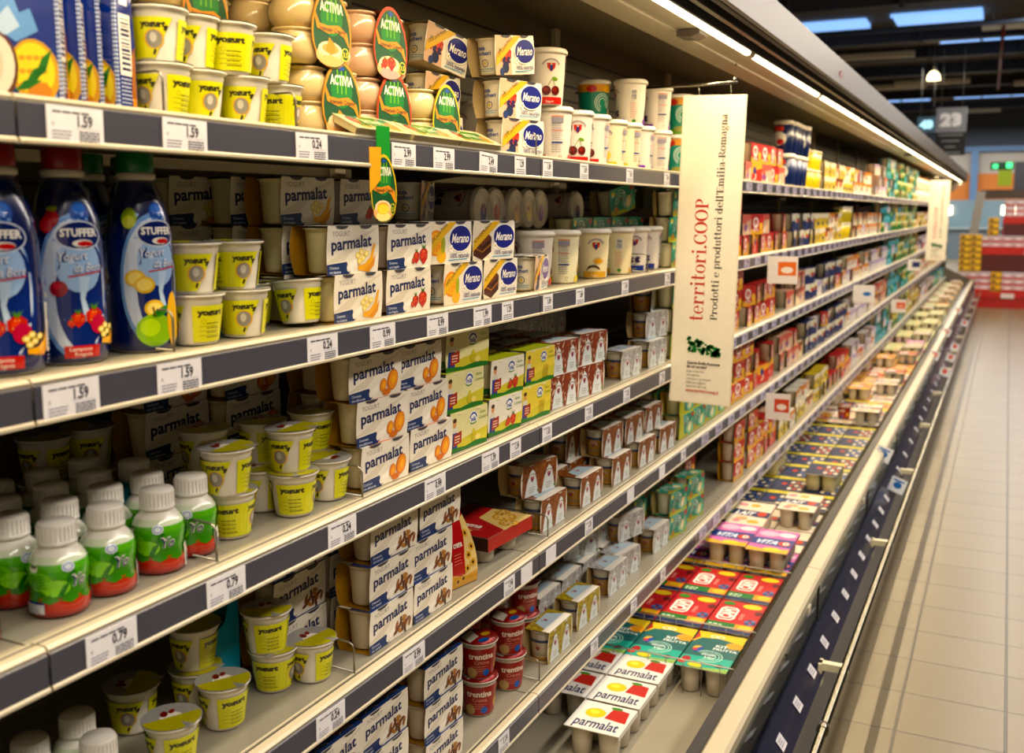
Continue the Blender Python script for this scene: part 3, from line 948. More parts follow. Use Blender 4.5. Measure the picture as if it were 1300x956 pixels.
# ---- small drink bottle
def green_bottle():
    m = MB()
    g = {0: '#a8322a', 1: '#a8322a', 2: '#a8322a', 3: '#b53a2e'}
    prof = [(.026, 0), (.0315, .002), (.033, .008), (.033, .018), (.0315, .024), (.031, .034), (.0325, .046), (.033, .055), (.0315, .063), (.027, .071), (.0215, .077), (.019, .081)]
    cols = ['#a8322a', '#a8322a', '#b23a2e', '#b8402f', '#3f7f2c', '#3f8a2a', '#4a9a30', '#5fa83c', '#cfd8c0', '#e4e1d6', '#e4e1d6', '#e4e1d6']
    m.lathe(prof, 28, colf=lambda i: cols[i])
    a = Art(); P = 2 * PI * .032
    for i in range(9):
        a.poly([(P * i / 9, .022), (P * (i + .5) / 9, .029), (P * (i + 1) / 9, .022), (P * (i + .5) / 9, .018)], '#3f7f2c', same=i > 0)
    for o in (0, P / 2):
        a.ell(o + P * .1, .044, P * .09, .012, '#6fbf3c', n=16); a.ell(o + P * .2, .036, P * .08, .01, '#8ecf58', n=14)
        a.band([(o + P * .22, .025), (o + P * .3, .055)], .006, '#2c6f2a')
        a.text('Yo', o + P * .28, .036, .013, '#e9e6dc', w=.018, bold=.05, shear=.2); a.text('Yo', o + P * .277, .0355, .013, '#26305e', w=.018, bold=.01, shear=.2)
        a.ell(o + P * .27, .06, .007, .006, '#dfe4ea', n=10); a.arc(o + P * .27, .06, .005, .004, 0, 360, .001, '#3a63b0', n=8)
        a.ell(o + P * .08, .059, .006, .005, '#e8e3d2', n=10); a.rect(o + P * .06, .059, o + P * .1, .063, '#4b5138')
        a.lines(o + P * .03, .05, o + P * .16, 5, .0035, .001, '#2f6a26')
    a.barcode(P * .46, .004, P * .56, .034, True)
    a.rect(P * .0, .007, P * .14, .02, '#cfcdd0'); a.rect(P * .0, .018, P * .14, .0205, '#2b3566'); a.lines(P * .01, .015, P * .13, 3, .0032, .0012, '#5a6796')

    def rf(z):
        for (r0, z0), (r1, z1) in zip(prof, prof[1:]):
            if z0 <= z <= z1:
                return r0 + (r1 - r0) * (z - z0) / max(z1 - z0, 1e-6) + .0006
        return .03
    m.stamp(a, cone_map(rf, 0, .032), strip=.006)
    body = m.mesh('bottle_body', ['gloss'])
    c = MB()
    c.lathe([(.0195, .0795), (.0222, .0805), (.0222, .084), (.0215, .0845), (.0212, .1035), (.0198, .106), (.0, .1064)], 28, '#ddd9d0')
    for j in range(28):
        t = 2 * PI * j / 28
        c.box(.0212 * math.cos(t) - .0006, .0212 * math.cos(t) + .0006, .0212 * math.sin(t) - .0006, .0212 * math.sin(t) + .0006, .086, .102, '#d2cec4')
    cap = c.mesh('screw_cap', ['plastic'])
    proto('gb', 'drink_bottle', 'bottle', 'small green yogurt drink bottle', [('bottle_body', body, (0, 0, 0), 0, None, []), ('screw_cap', cap, (0, 0, 0), 0, 'white screw cap', [])])


green_bottle()


# ---- tall blue bottle
def blue_bottle(kind, desc, capc, fr):
    prof = [(.034, 0), (.038, .002), (.0405, .012), (.041, .05), (.0405, .11), (.0395, .14), (.0365, .165), (.0295, .19), (.023, .205), (.019, .213)]
    m = MB()
    m.lathe(prof, 32, colf=lambda i: '#d9d5cb' if i < 1 else ('#141f55' if i < 5 else '#131c48'))
    P = 2 * PI * .041
    a = Art()
    for o in (P * .0, P * .5):
        a.ell(o + P * .205, .088, P * .155, .082, '#7f9fce', n=26); a.ell(o + P * .21, .088, P * .145, .077, '#cbd6e6', n=26); a.ell(o + P * .25, .078, P * .125, .066, '#18286a', n=24); a.ell(o + P * .23, .112, P * .1, .03, '#a4bedf', n=20)
        a.band([(o + P * .25, .1), (o + P * .235, .075), (o + P * .255, .05)], [.012, .005, .008], '#b9cde4')
        for i in range(9):
            a.ell(o + P * (.12 + .02 * i), .165 + .004 * math.sin(i * 2), .0025, .0022, '#7f9fd0', n=6, same=i > 0)
        a.ell(o + P * .25, .172, .013, .012, '#24448e', n=14); a.ell(o + P * .25, .176, .009, .007, '#3f66b4', n=12)
        a.ell(o + P * .24, .146, .0275, .0165, '#cfd6e2', n=26); a.ell(o + P * .24, .146, .026, .015, '#142058', n=26)
        a.text('STUFFER', o + P * .24, .145, .0085, '#f0ede4', w=.044, bold=.03, align='c')
        a.ell(o + P * .25, .137, .012, .0042, '#e6e2d8', n=14); a.ell(o + P * .26, .1365, .009, .0032, '#b82a2a', n=12)
        a.text('Yogurt', o + P * .135, .117, .010, '#21418c', w=.032, bold=.04, shear=.25, rot=3); a.text('da Bere', o + P * .2, .104, .0095, '#21418c', w=.032, bold=.04, shear=.25, rot=3); a.text('Yogurt', o + P * .137, .1175, .010, '#eef2f6', w=.032, bold=.0, shear=.25, rot=3); a.text('da Bere', o + P * .202, .1045, .0095, '#eef2f6', w=.032, bold=.0, shear=.25, rot=3)
        a.band([(o + P * .18, .1), (o + P * .33, .105)], .0016, '#c23a34')
        if fr == 'berry':
            a.ell(o + P * .14, .087, .0095, .009, '#8e1f28'); a.ell(o + P * .135, .09, .005, .004, '#c25a60'); fruit(a, 'strawberry', o + P * .25, .055, .018); a.ell(o + P * .3, .045, .01, .011, '#b23348')
            a.rect(o + P * .15, .008, o + P * .3, .022, '#b8241f'); a.text('Lampone', o + P * .17, .016, .0045, '#efe6da'); a.text('Fragola', o + P * .19, .01, .0045, '#efe6da')
            a.ell(o + P * .12, .165, .009, .01, '#8d1f22'); a.ell(o + P * .1, .158, .008, .009, '#a32a2c'); a.ell(o + P * .12, .176, .007, .003, '#7d8a2c')
            fruit(a, 'banana', o + P * .37, .035, .016)
        else:
            for q, w in ((.12, .092), (.16, .084), (.2, .055)):
                a.ell(o + P * q, w, .012, .0105, '#dcb33c'); a.ell(o + P * q, w, .009, .0075, '#efd98a')
            fruit(a, 'apple', o + P * .2, .028, .024); a.ell(o + P * .3, .04, .01, .034, '#dca92c')
            a.ell(o + P * .1, .165, .01, .012, '#7f9a2a'); a.ell(o + P * .1, .16, .008, .008, '#b0b84a')
        a.barcode(o + P * .42, .022, o + P * .49, .075, True); a.ell(o + P * .45, .098, .005, .005, '#2f4c96'); a.rect(o + P * .43, .08, o + P * .47, .086, '#dcd8cf'); a.lines(o + P * .42, .017, o + P * .49, 3, .004, .0015, '#9aa4c8')

    def rf(z):
        for (r0, z0), (r1, z1) in zip(prof, prof[1:]):
            if z0 <= z <= z1:
                return r0 + (r1 - r0) * (z - z0) / max(z1 - z0, 1e-6) + .0008
        return .03
    m.stamp(a, cone_map(rf, 0, .041), strip=.008)
    body = m.mesh('bottle_body', ['gloss'])
    c = MB()
    c.lathe([(.0185, .21), (.0235, .212), (.0235, .218), (.0215, .2195)], 28, '#d4cfc4')
    c.lathe([(.0215, .2195), (.0222, .221), (.0218, .243), (.02, .2445), (0, .245)], 28, capc)
    cap = c.mesh('screw_cap', ['plastic'])
    proto(kind, 'drink_bottle', 'bottle', desc, [('bottle_body', body, (0, 0, 0), 0, None, []), ('screw_cap', cap, (0, 0, 0), 0, None, [])])


blue_bottle('br', 'tall blue red capped berry bottle', '#8c1c18', 'berry')
blue_bottle('bg', 'tall blue green capped fruit bottle', '#17702f', 'apple')


# ---- drink pouch
def pouch():
    W, T, H = .088, .042, .225
    m = MB()
    N = 10
    f = lambda z: 1 - .10 * (z / H) ** 2
    tt = lambda z: T / 2 * (1 - .75 * max(0, (z / H - .45) / .55) ** 1.3)
    for i in range(N):
        z0, z1 = H * i / N, H * (i + 1) / N
        w0, w1, t0, t1 = W / 2 * f(z0), W / 2 * f(z1), tt(z0), tt(z1)
        m.poly([(t0, -w0, z0), (t0, w0, z0), (t1, w1, z1), (t1, -w1, z1)], '#1c2f7d')
        m.poly([(-t0, w0, z0), (-t0, -w0, z0), (-t1, -w1, z1), (-t1, w1, z1)], '#1c2f7d')
        m.poly([(t0, w0, z0), (-t0, w0, z0), (-t1, w1, z1), (t1, w1, z1)], '#1a2a70')
        m.poly([(-t0, -w0, z0), (t0, -w0, z0), (t1, -w1, z1), (-t1, -w1, z1)], '#1a2a70')
    m.poly([(tt(0), -W / 2, 0), (tt(0), W / 2, 0), (-tt(0), W / 2, 0), (-tt(0), -W / 2, 0)][::-1], '#1c2f7d')
    a = Art()
    a.poly([(W * .1, H * .3), (W * .3, H * .34), (W * .55, H * .27), (W * .8, H * .32), (W * .72, H * .42), (W * .6, H * .4), (W * .5, H * .52), (W * .38, H * .44), (W * .2, H * .56), (W * .16, H * .42)], '#7fa3d6')
    a.poly([(W * .2, H * .31), (W * .45, H * .3), (W * .6, H * .34), (W * .48, H * .43), (W * .36, H * .38), (W * .24, H * .47)], '#bcd2ec')
    a.rect(W * .93, 0, W * .97, H, '#8ea6d6')
    a.ell(W * .74, H * .14, .024, .033, '#c9961a', n=20, rot=10); a.ell(W * .73, H * .15, .02, .027, '#e2cc22', n=20, rot=10)
    for j in range(12):
        a.ell(W * (.6 + .08 * (j % 4)), H * (.08 + .06 * (j // 4)), .0035, .003, '#c98f1a', n=6, same=j > 0)
    a.ell(W * .78, H * .05, .012, .009, '#c27a1e', n=14)
    for j in range(3):
        a.poly([(W * (.5 + .1 * j), H * (.05 + .02 * j)), (W * (.62 + .1 * j), H * (.1 + .05 * j)), (W * (.82 + .06 * j), H * (.1 + .07 * j)), (W * (.66 + .1 * j), H * (.06 + .04 * j))], '#2f6a2a', same=j > 0)
    a.ell(W * .3, H * .16, .023, .036, '#5a3a28', n=20); a.ell(W * .29, H * .165, .0205, .032, '#ddd6c8', n=20); a.ell(W * .26, H * .17, .012, .022, '#c9c0ae', n=16)
    a.rect(W * .02, H * .02, W * .28, H * .09, '#d9822a')
    a.text('da Bere', W * .3, H * .86, .014, '#e8ecf2', w=.045, bold=.03, shear=.25); a.band([(W * .3, H * .82), (W * .85, H * .84)], .002, '#c23a34')
    for j in range(6):
        a.ell(W * (.35 + .07 * (j % 4)), H * (.74 - .02 * (j % 3)), .003, .003, '#b9cbe4', n=6, same=j > 0)
    m.stamp(a, lambda u, v, off: (tt(v) + off + .0004, (u - W / 2) * f(v), v), strip=None)
    sd = Art(); sd.barcode(.01, .045, .034, .115, True); sd.lines(.01, .04, .034, 7, .0045, .0016, '#c2cbe2'); sd.ell(.02, .15, .006, .006, '#3a57a4'); sd.ell(.024, .165, .01, .01, '#d8a126'); sd.rect(.032, 0, .04, .02, '#d9822a'); sd.rect(.012, .125, .03, .137, '#d8d8de')
    sd.poly([(.03, .02), (.04, .02), (.04, .08), (.034, .07)], '#9a5a28')
    m.stamp(sd, lambda u, v, off: (tt(v) - u * tt(v) / (T / 2), W / 2 * f(v) + off + .0004, v))
    body = m.mesh('pouch_body', ['gloss'])
    s = MB()
    for sy in (-1, 1):
        for i in range(46):
            z0 = .004 + i * .0047
            x = tt(z0); y = sy * (W / 2 * f(z0))
            s.box(x - .0012, x + .0022, min(y, y + sy * .004), max(y, y + sy * .004), z0, z0 + .0026, '#b9c4dc')
        s.tube([(tt(z), sy * (W / 2 * f(z) + .002), z) for z in [H * i / 10 for i in range(11)]], .0011, 5, '#2a3f92')
    seam = s.mesh('crimped_seam', ['gloss'])
    proto('po', 'drink_pouch', 'pouch', 'blue pineapple drink pouch', [('pouch_body', body, (0, 0, 0), 0, None, []), ('crimped_seam', seam, (0, 0, 0), 0, None, [])])


pouch()


# ---- red flavoured cup
def red_cup():
    a = Art(); P = 2 * PI * .035; h = .082
    a.rect(0, .004, P, h * .86, '#8f1f1a')
    for o in (0, P / 2):
        a.text('trentina', o + P * .03, h * .58, .013, '#e9dccb', w=P * .24, bold=.03); a.text('Crema', o + P * .08, h * .44, .008, '#d8a58c')
        a.lines(o + P * .05, h * .36, o + P * .24, 3, .005, .0014, '#c9897a')
        a.ell(o + P * .2, h * .2, .008, .008, '#2b5fae'); a.ell(o + P * .36, h * .35, .012, .014, '#d99a2a'); a.ell(o + P * .4, h * .18, .011, .012, '#c2702a'); a.ell(o + P * .05, h * .2, .012, .012, '#b79a6e')
    c = cup_mesh(rt=.0385, rb=.030, h=h, col='#d6cdbd', art=a, foil='#9a2320')
    l = MB()
    l.lathe([(.0415, h), (.042, h + .0012), (0, h + .001)], 24, '#8a1d1a')
    la = Art(); la.poly([(-.01, -.035), (.03, -.025), (.035, .01), (0, 0)], '#c9c2b4'); la.ell(.005, .02, .014, .009, '#2b5fae'); la.ell(-.02, .0, .012, .008, '#caa034')
    l.stamp(la, lambda u, v, off: (u, v, h + .0015 + off))
    proto('rc', 'dessert_cup', 'dessert cup', 'dark red dessert cup', [('cup', c, (0, 0, 0), 0, None, []), ('foil_lid', l.mesh('foil_lid', ['foil']), (0, 0, 0), 0, None, [])])


red_cup()


# ---- multi-pot trays for the well
def tray_pack(kind, desc, top, nx, ny, px=.068, py=.066, h=.075, pot='#bdb4a2', side='#b3221f', square=False, skirt=.012):
    W, L = nx * px, ny * py      # W along x (towards the aisle), L along y
    pm = MB()
    pm.lathe([(.021, 0), (.0235, .002), (.026, h * .5), (.0295, h - .004), (.0325, h - .002)] if not square else [(.025, 0), (.027, .002), (.029, h * .5), (.031, h - .004), (.033, h - .002)], 16 if not square else 12, pot, sq=(None if not square else 6))
    pm_ = pm.mesh('pot', ['plastic'])
    t = MB()
    t.box(-W / 2, W / 2, -L / 2, L / 2, h - .0018, h, '#d6cfc0')
    if skirt:
        t.poly([(W / 2, -L / 2, h), (W / 2, -L / 2, h - skirt), (W / 2, L / 2, h - skirt), (W / 2, L / 2, h)], side)
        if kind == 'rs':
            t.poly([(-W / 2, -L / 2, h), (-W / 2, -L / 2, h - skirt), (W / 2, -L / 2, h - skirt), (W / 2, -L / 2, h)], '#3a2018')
    t.stamp(top, lambda u, v, off: (u - W / 2, v - L / 2, h + off))
    tm = t.mesh('printed_lid', ['card'])
    parts = [('printed_lid', tm, (0, 0, 0), 0, None, [])]
    for i in range(nx):
        for j in range(ny):
            if nx * ny > 4 and 0 < i < nx - 1 and 0 < j < ny - 1:
                continue
            parts.append(('pot', pm_, ((i + .5) * px - W / 2, (j + .5) * py - L / 2, 0), 0, None, []))
    proto(kind, 'yogurt_multipack', 'yogurt multipack', desc, parts)


def top_teal8(W=.14, L=.25):
    a = Art()
    a.rect(0, 0, W, L, '#0f5a58'); a.poly([(0, 0), (W, 0), (W, L * .35), (0, L * .3)], '#2ba08c'); a.poly([(W * .2, 0), (W, 0), (W, L * .1), (W * .5, L * .04)], '#8fb066')
    a.poly([(0, L * .68), (W * .15, L * .82), (W * .5, L * .86), (W * .9, L * .8), (W, L * .6), (W, L), (0, L)], '#d9b81e')
    a.poly([(0, L * .72), (W * .1, L * .84), (0, L)], '#b3342a')
    a.ell(W * .85, L * .72, W * .17, L * .09, '#e0952a')
    a.arc(W * .36, L * .9, .009, .009, 0, 360, .0032, '#f2eee0'); a.arc(W * .5, L * .9, .009, .009, 0, 360, .0032, '#f2eee0')
    a.text('KIT', W * .5, L * .62, .016, '#dfe9e2', bold=.03); a.text('FRUTTA', W * .48, L * .54, .013, '#dfe9e2', bold=.03)
    for r in (.04, .032, .022):
        a.arc(W * .48, L * .34, r, r * .95, -120, 150, .0024, '#bfe3d6')
    a.text('Gusto', W * .32, L * .36, .014, '#dff0e8', w=.04, shear=.3, bold=.02); a.text('Vita', W * .4, L * .28, .014, '#dff0e8', w=.03, shear=.3, bold=.02)
    a.ell(W * .2, L * .5, .014, .02, '#d8a83a'); a.ell(W * .23, L * .48, .009, .02, '#2c4c96', rot=-20); a.ell(W * .16, L * .47, .008, .008, '#b32f4c')
    a.ell(W * .35, L * .07, .02, .012, '#e2c528'); a.ell(W * .12, L * .2, .012, .016, '#9b1f22'); a.ell(W * .07, L * .12, .012, .014, '#c64438'); a.ell(W * .8, L * .14, .012, .01, '#3a2a1c')
    return a


def top_red(W=.14, L=.27):
    a = Art()
    a.rect(0, 0, W, L, '#b31a20')
    a.rect(0, 0, W, L * .1, '#1c2b55'); a.rect(0, L * .1, W * .6, L * .28, '#1d6a2c'); a.rect(W * .6, L * .1, W, L * .28, '#e08c1c'); a.ell(W * .82, L * .2, .02, .018, '#e9b524')
    a.lines(W * .05, L * .18, W * .35, 2, .014, .007, '#d9e4d0')
    a.poly([(W * .1, L * .4), (W * .18, L * .36), (W * .42, L * .36), (W * .5, L * .42), (W * .5, L * .72), (W * .42, L * .78), (W * .18, L * .78), (W * .1, L * .72)], '#f0eae0')
    a.poly([(W * .15, L * .42), (W * .2, L * .39), (W * .4, L * .39), (W * .45, L * .43), (W * .45, L * .71), (W * .4, L * .75), (W * .2, L * .75), (W * .15, L * .71)], '#b31a20')
    a.text('CAM', W * .42, L * .42, .036, '#f0eae0', w=L * .3, rot=90, bold=.05)
    a.text('crem', W * .66, L * .42, .016, '#e8a59a', w=.05, rot=90, bold=.02)
    for i in range(7):
        a.ell(W * .86 + .011 * math.cos(i), L * .38 + .016 * math.sin(i), .008, .009, ('#33426e', '#5f7096')[i % 2], n=8)
    a.ell(W * .72, L * .88, .03, .02, '#e0c03a'); a.ell(W * .2, L * .9, .018, .014, '#2f7a30'); a.ell(W * .92, L * .7, .012, .016, '#5a1a1c')
    return a


def top_pink(W=.14, L=.25):
    a = Art()
    a.rect(0, 0, W, L, '#cf7fae'); a.poly([(0, L * .3), (W, L * .25), (W, L * .62), (0, L * .6)], '#1e3a7c'); a.text('VITA', W * .08, L * .35, .04, '#dfe6f0', w=W * .55, shear=.25, bold=.04)
    a.ell(W * .8, L * .42, .022, .026, '#c2402f'); a.text('0', W * .76, L * .37, .03, '#f0e6dc', bold=.04)
    a.poly([(0, 0), (W, 0), (W, L * .18), (W * .4, L * .1), (0, L * .16)], '#d9a92a'); a.ell(W * .6, L * .12, .03, .018, '#e0c42e'); a.ell(W * .3, L * .8, .035, .03, '#e6b8cc'); a.ell(W * .75, L * .82, .03, .025, '#f0d8dc')
    return a


def top_navy(fr, W=.14, L=.25):
    a = Art()
    a.rect(0, 0, W, L, '#16213f'); a.rect(0, L * .84, W, L, '#dccb18')
    a.lines(0, L * .9, W, 1, .01, .012, '#8f8420')
    a.ell(W * .33, L * .5, .014, .02, '#b53a30', n=10)
    c = {'r': '#b5482c', 'o': '#cf6f24', 'b': '#566a94'}[fr]
    for i in range(3):
        for j in range(3):
            a.ell(W * (.58 + .16 * i), L * (.2 + .22 * j), .01, .02, c if (i + j) % 2 else '#d9cdb8', n=8)
    a.lines(W * .04, L * .7, W * .3, 6, .022, .008, '#3f4c74')
    return a


def top_cream(cs, W=.14, L=.25, seed=1):
    a = Art(); r = random.Random(seed)
    a.rect(0, 0, W, L, cs[0]); a.poly([(0, L * .4), (W, L * .35), (W, L * .6), (0, L * .64)], cs[1]); a.text('LAIT', W * .08, L * .42, .035, '#e9e6e0', w=W * .5, bold=.04, shear=.2)
    for i in range(6):
        a.ell(W * r.uniform(.15, .85), L * r.choice((.15, .25, .75, .85)), W * r.uniform(.08, .2), L * .07, cs[2 + i % (len(cs) - 2)], n=10)
    a.ell(W * .8, L * .5, .018, .022, '#c2452f')
    return a


def top_white(W=.14, L=.14):
    a = Art()
    a.rect(0, 0, W, L, '#dcd9d2'); a.text('parmalat', W * .1, L * .12, .04, '#1c2753', w=W * .8, bold=.02); a.ell(W * .35, L * .62, .026, .024, '#e2bd2c', n=18); a.ell(W * .32, L * .65, .012, .01, '#f0dc78', n=12)
    a.poly([(W * .55, L * .5), (W * .95, L * .45), (W * .9, L * .85), (W * .6, L * .9)], '#b5302a'); a.ell(W * .65, L * .9, .015, .007, '#3f7a2c')
    return a


tray_pack('w8', 'teal eight pot fruit pack', top_teal8(.14, .248), 2, 4, px=.07, py=.062, side='#1f6a5c')
tray_pack('wr', 'red blue berry multipack', top_red(.14, .248), 2, 4, px=.07, py=.062, side='#b31a20')
tray_pack('wp', 'pink navy multipack', top_pink(.14, .248), 2, 4, px=.07, py=.062, side='#c987b0')
tray_pack('wn', 'navy yellow striped red dotted multipack', top_navy('r'), 2, 4, px=.07, py=.062, side='#16213f', square=True, skirt=0, pot='#c9bf9a')
tray_pack('wo', 'navy yellow striped grey dotted multipack', top_navy('b'), 2, 4, px=.07, py=.062, side='#16213f', square=True, skirt=0, pot='#c9bf9a')
tray_pack('wc', 'cream pink fruit multipack', top_cream(['#d9cdb8', '#1f2c52', '#c98a94', '#d9a23c', '#c9a07c']), 2, 4, px=.07, py=.062, side='#d9b9b0')
tray_pack('wg', 'green yellow fruit multipack', top_cream(['#c9c49a', '#3b6a34', '#d9b23c', '#4c7a3a', '#b5b04a'], seed=4), 2, 4, px=.07, py=.062, side='#3b6a34')
tray_pack('wy', 'orange yellow printed multipack', top_cream(['#d5a860', '#b88a8c', '#d9b23c', '#c87a4c', '#7f6a9a'], seed=6), 2, 4, px=.07, py=.062, side='#b88a3c')
tray_pack('ww', 'pale four pot strawberry pack', top_white(), 2, 2, px=.07, py=.07, side='#dcd9d2')
def top_biscuit(W=.17, L=.19):
    a = Art(); a.rect(0, 0, W, L, '#a8181a'); a.rect(0, 0, W * .22, L, '#7a1214')
    a.poly([(W * .45, L * .6), (W, L * .35), (W, L), (W * .4, L)], '#d9bf86')
    for u, v, r in ((.72, .78, .028), (.9, .6, .022), (.6, .92, .018)):
        a.ell(W * u, L * v, r, r, '#c99a58'); a.ell(W * u, L * v, r * .75, r * .75, '#e0bd80')
        for j in range(5):
            a.ell(W * u + r * .5 * math.cos(j * 1.3), L * v + r * .5 * math.sin(j * 1.3), .003, .003, '#3a2014', n=6)
    a.text('crema', W * .3, L * .25, .024, '#eadccd', w=.07, bold=.03); a.ell(W * .6, L * .12, .014, .009, '#d9a81c', n=14); a.lines(W * .3, L * .18, W * .75, 2, .01, .004, '#d98a80')
    return a


tray_pack('rs', 'large red biscuit dessert pack', top_biscuit(), 2, 2, px=.085, py=.095, h=.066, side='#a8221c', skirt=.03)


# ---- slim clear-topped dessert pack leaning on the shelf lip
def slim_pack():
    m = MB()
    W, L, H = .155, .056, .013
    m.box(-L / 2, L / 2, -W / 2, W / 2, 0, H * .8, '#b9ae8a')
    m.box(-L / 2 - .004, L / 2 + .004, -W / 2 - .002, W / 2 + .002, H * .8, H * .9, '#cfc7a4')
    a = Art(); a.rect(0, 0, W, L, '#d8d0a8'); a.rect(.02, .006, W - .02, L - .008, '#2b7034'); a.ell(W * .5, L * .55, .035, .012, '#58a03c'); a.text('ACTIVIA', W * .5, L * .42, .012, '#efebdc', w=.05, bold=.03, align='c')
    a.ell(W * .8, L * .4, .016, .012, '#d98a2a'); a.ell(W * .16, L * .5, .012, .014, '#b5392c'); a.rect(.02, .004, W - .02, .009, '#c9a628')
    for j in range(1, 3):
        a.rect(W * j / 3 - .001, 0, W * j / 3 + .001, L, '#e6dfc0', same=j > 1)
    m.stamp(a, lambda u, v, off: (L / 2 - v, u - W / 2, H * .9 + off))
    b = m.mesh('dessert_pack', ['gloss'])
    proto('sp', 'dessert_pack', 'dessert pack', 'flat glossy green lidded pack', None, single=b)


slim_pack()


# ================================================================ far products, one mesh each
def far_twin(kind, desc, cs, cup='#cdbfa6', seed=1, W=.14, H=.08, art=None):
    m = MB()
    D = .066
    m.box(-D / 2, D / 2, -W / 2 + .006, W / 2 - .006, H - .002, H, cs[0])
    m.poly([(D / 2, -W / 2, 0), (D / 2, W / 2, 0), (D / 2, W / 2, H), (D / 2, -W / 2, H)], cs[0])
    m.poly([(-D / 2, W / 2, 0), (-D / 2, -W / 2, 0), (-D / 2, -W / 2, H), (-D / 2, W / 2, H)], cs[0])
    m.stamp(art or art_blocks(cs, W, H, seed), lambda a, b, off: (D / 2 + off, a - W / 2, b))
    for y in (-W / 2 + .035, W / 2 - .035):
        m.lathe([(.024, 0), (.03, H - .006), (.032, H - .003)], 10, cup, c=(0, y))
    nm = 'dessert_pack' if desc.endswith('dessert') else 'yogurt_pack'
    proto(kind, nm, nm.replace('_', ' '), desc, None, single=m.mesh(nm, ['card']))


def far_tub(kind, desc, body, spot, lid, r=.043, h=.13):
    m = MB()
    m.lathe([(r * .8, 0), (r * .82, .003), (r * .9, h * .3), (r, h * .88)], 14, body)
    m.lathe([(r + .002, h * .87), (r + .004, h * .95), (r, h), (0, h)], 14, lid)
    a = Art(); P = 2 * PI * r
    for o in (0, P / 2):
        a.ell(o + P * .2, h * .45, P * .15, h * .22, spot[0], n=12); a.rect(o + P * .1, h * .68, o + P * .3, h * .82, spot[1]); a.ell(o + P * .24, h * .35, P * .07, h * .1, spot[2], n=8)
    m.stamp(a, cone_map(lambda z: r * (.82 + .18 * z / (h * .88)) + .001, 0, r), strip=.012)
    proto(kind, 'yogurt_tub', 'yogurt tub', desc, None, single=m.mesh('yogurt_tub', ['plastic']))


far_twin('f1', 'red white fruit pack', ['#b3221f', '#f0e4da', '#c23a30', '#d8a84e'], seed=2, art=art_redpack())
far_twin('f2', 'pink cream fruit pack', ['#d7b49c', '#c9746c', '#e8ddc8', '#8f5a86'], seed=3)
far_twin('f3', 'yellow cereal dessert', ['#d3b73a', '#e8dfc4', '#b08a24', '#3a3f5c'], seed=4)
far_twin('f4', 'navy white dessert', ['#27305a', '#dcd6c8', '#b8bf2c', '#b5432f'], seed=5)
far_twin('f5', 'green orange fruit pack', ['#2f6d38', '#c9d8a8', '#d98a2c', '#bfae3c'], seed=6)
far_twin('f6', 'light blue green pack', ['#4fa0b4', '#2f6d4a', '#d7e4e0', '#2a6f86'], seed=7)
far_twin('f7', 'white orange dessert', ['#e2dccb', '#d68a4c', '#c9c2b0', '#b9543a'], seed=8)
far_twin('f8', 'white lilac yogurt pack', ['#d9d2cc', '#b9a7c2', '#eae4d8', '#8d9ac0'], seed=9)
far_twin('f9', 'cream brown dessert', ['#d9c7a4', '#7a4a30', '#efe6d2', '#c0392b'], seed=12)
far_twin('f0', 'red orange yogurt pack', ['#c83a2c', '#e8a43c', '#f0e4d2', '#2b3b78'], seed=14)
far_tub('g1', 'navy tub with red spot', '#1c2448', ('#dcd8d0', '#c8493c', '#b52a2a'), '#d8d2c4', r=.045, h=.15)
far_tub('g2', 'pale yellow tub', '#cdb84a', ('#e2d06c', '#2a2f4c', '#b9503a'), '#d9d2bc', r=.036, h=.1)
far_tub('g3', 'white orange lidded tub', '#ddd6c6', ('#c9a07c', '#8fb0b8', '#d98a4c'), '#cf8a5a', r=.05, h=.13)
far_tub('g4', 'white slim tub', '#dcd8cf', ('#8fa2c0', '#c9a43a', '#5d7a9a'), '#dedad0', r=.033, h=.09)


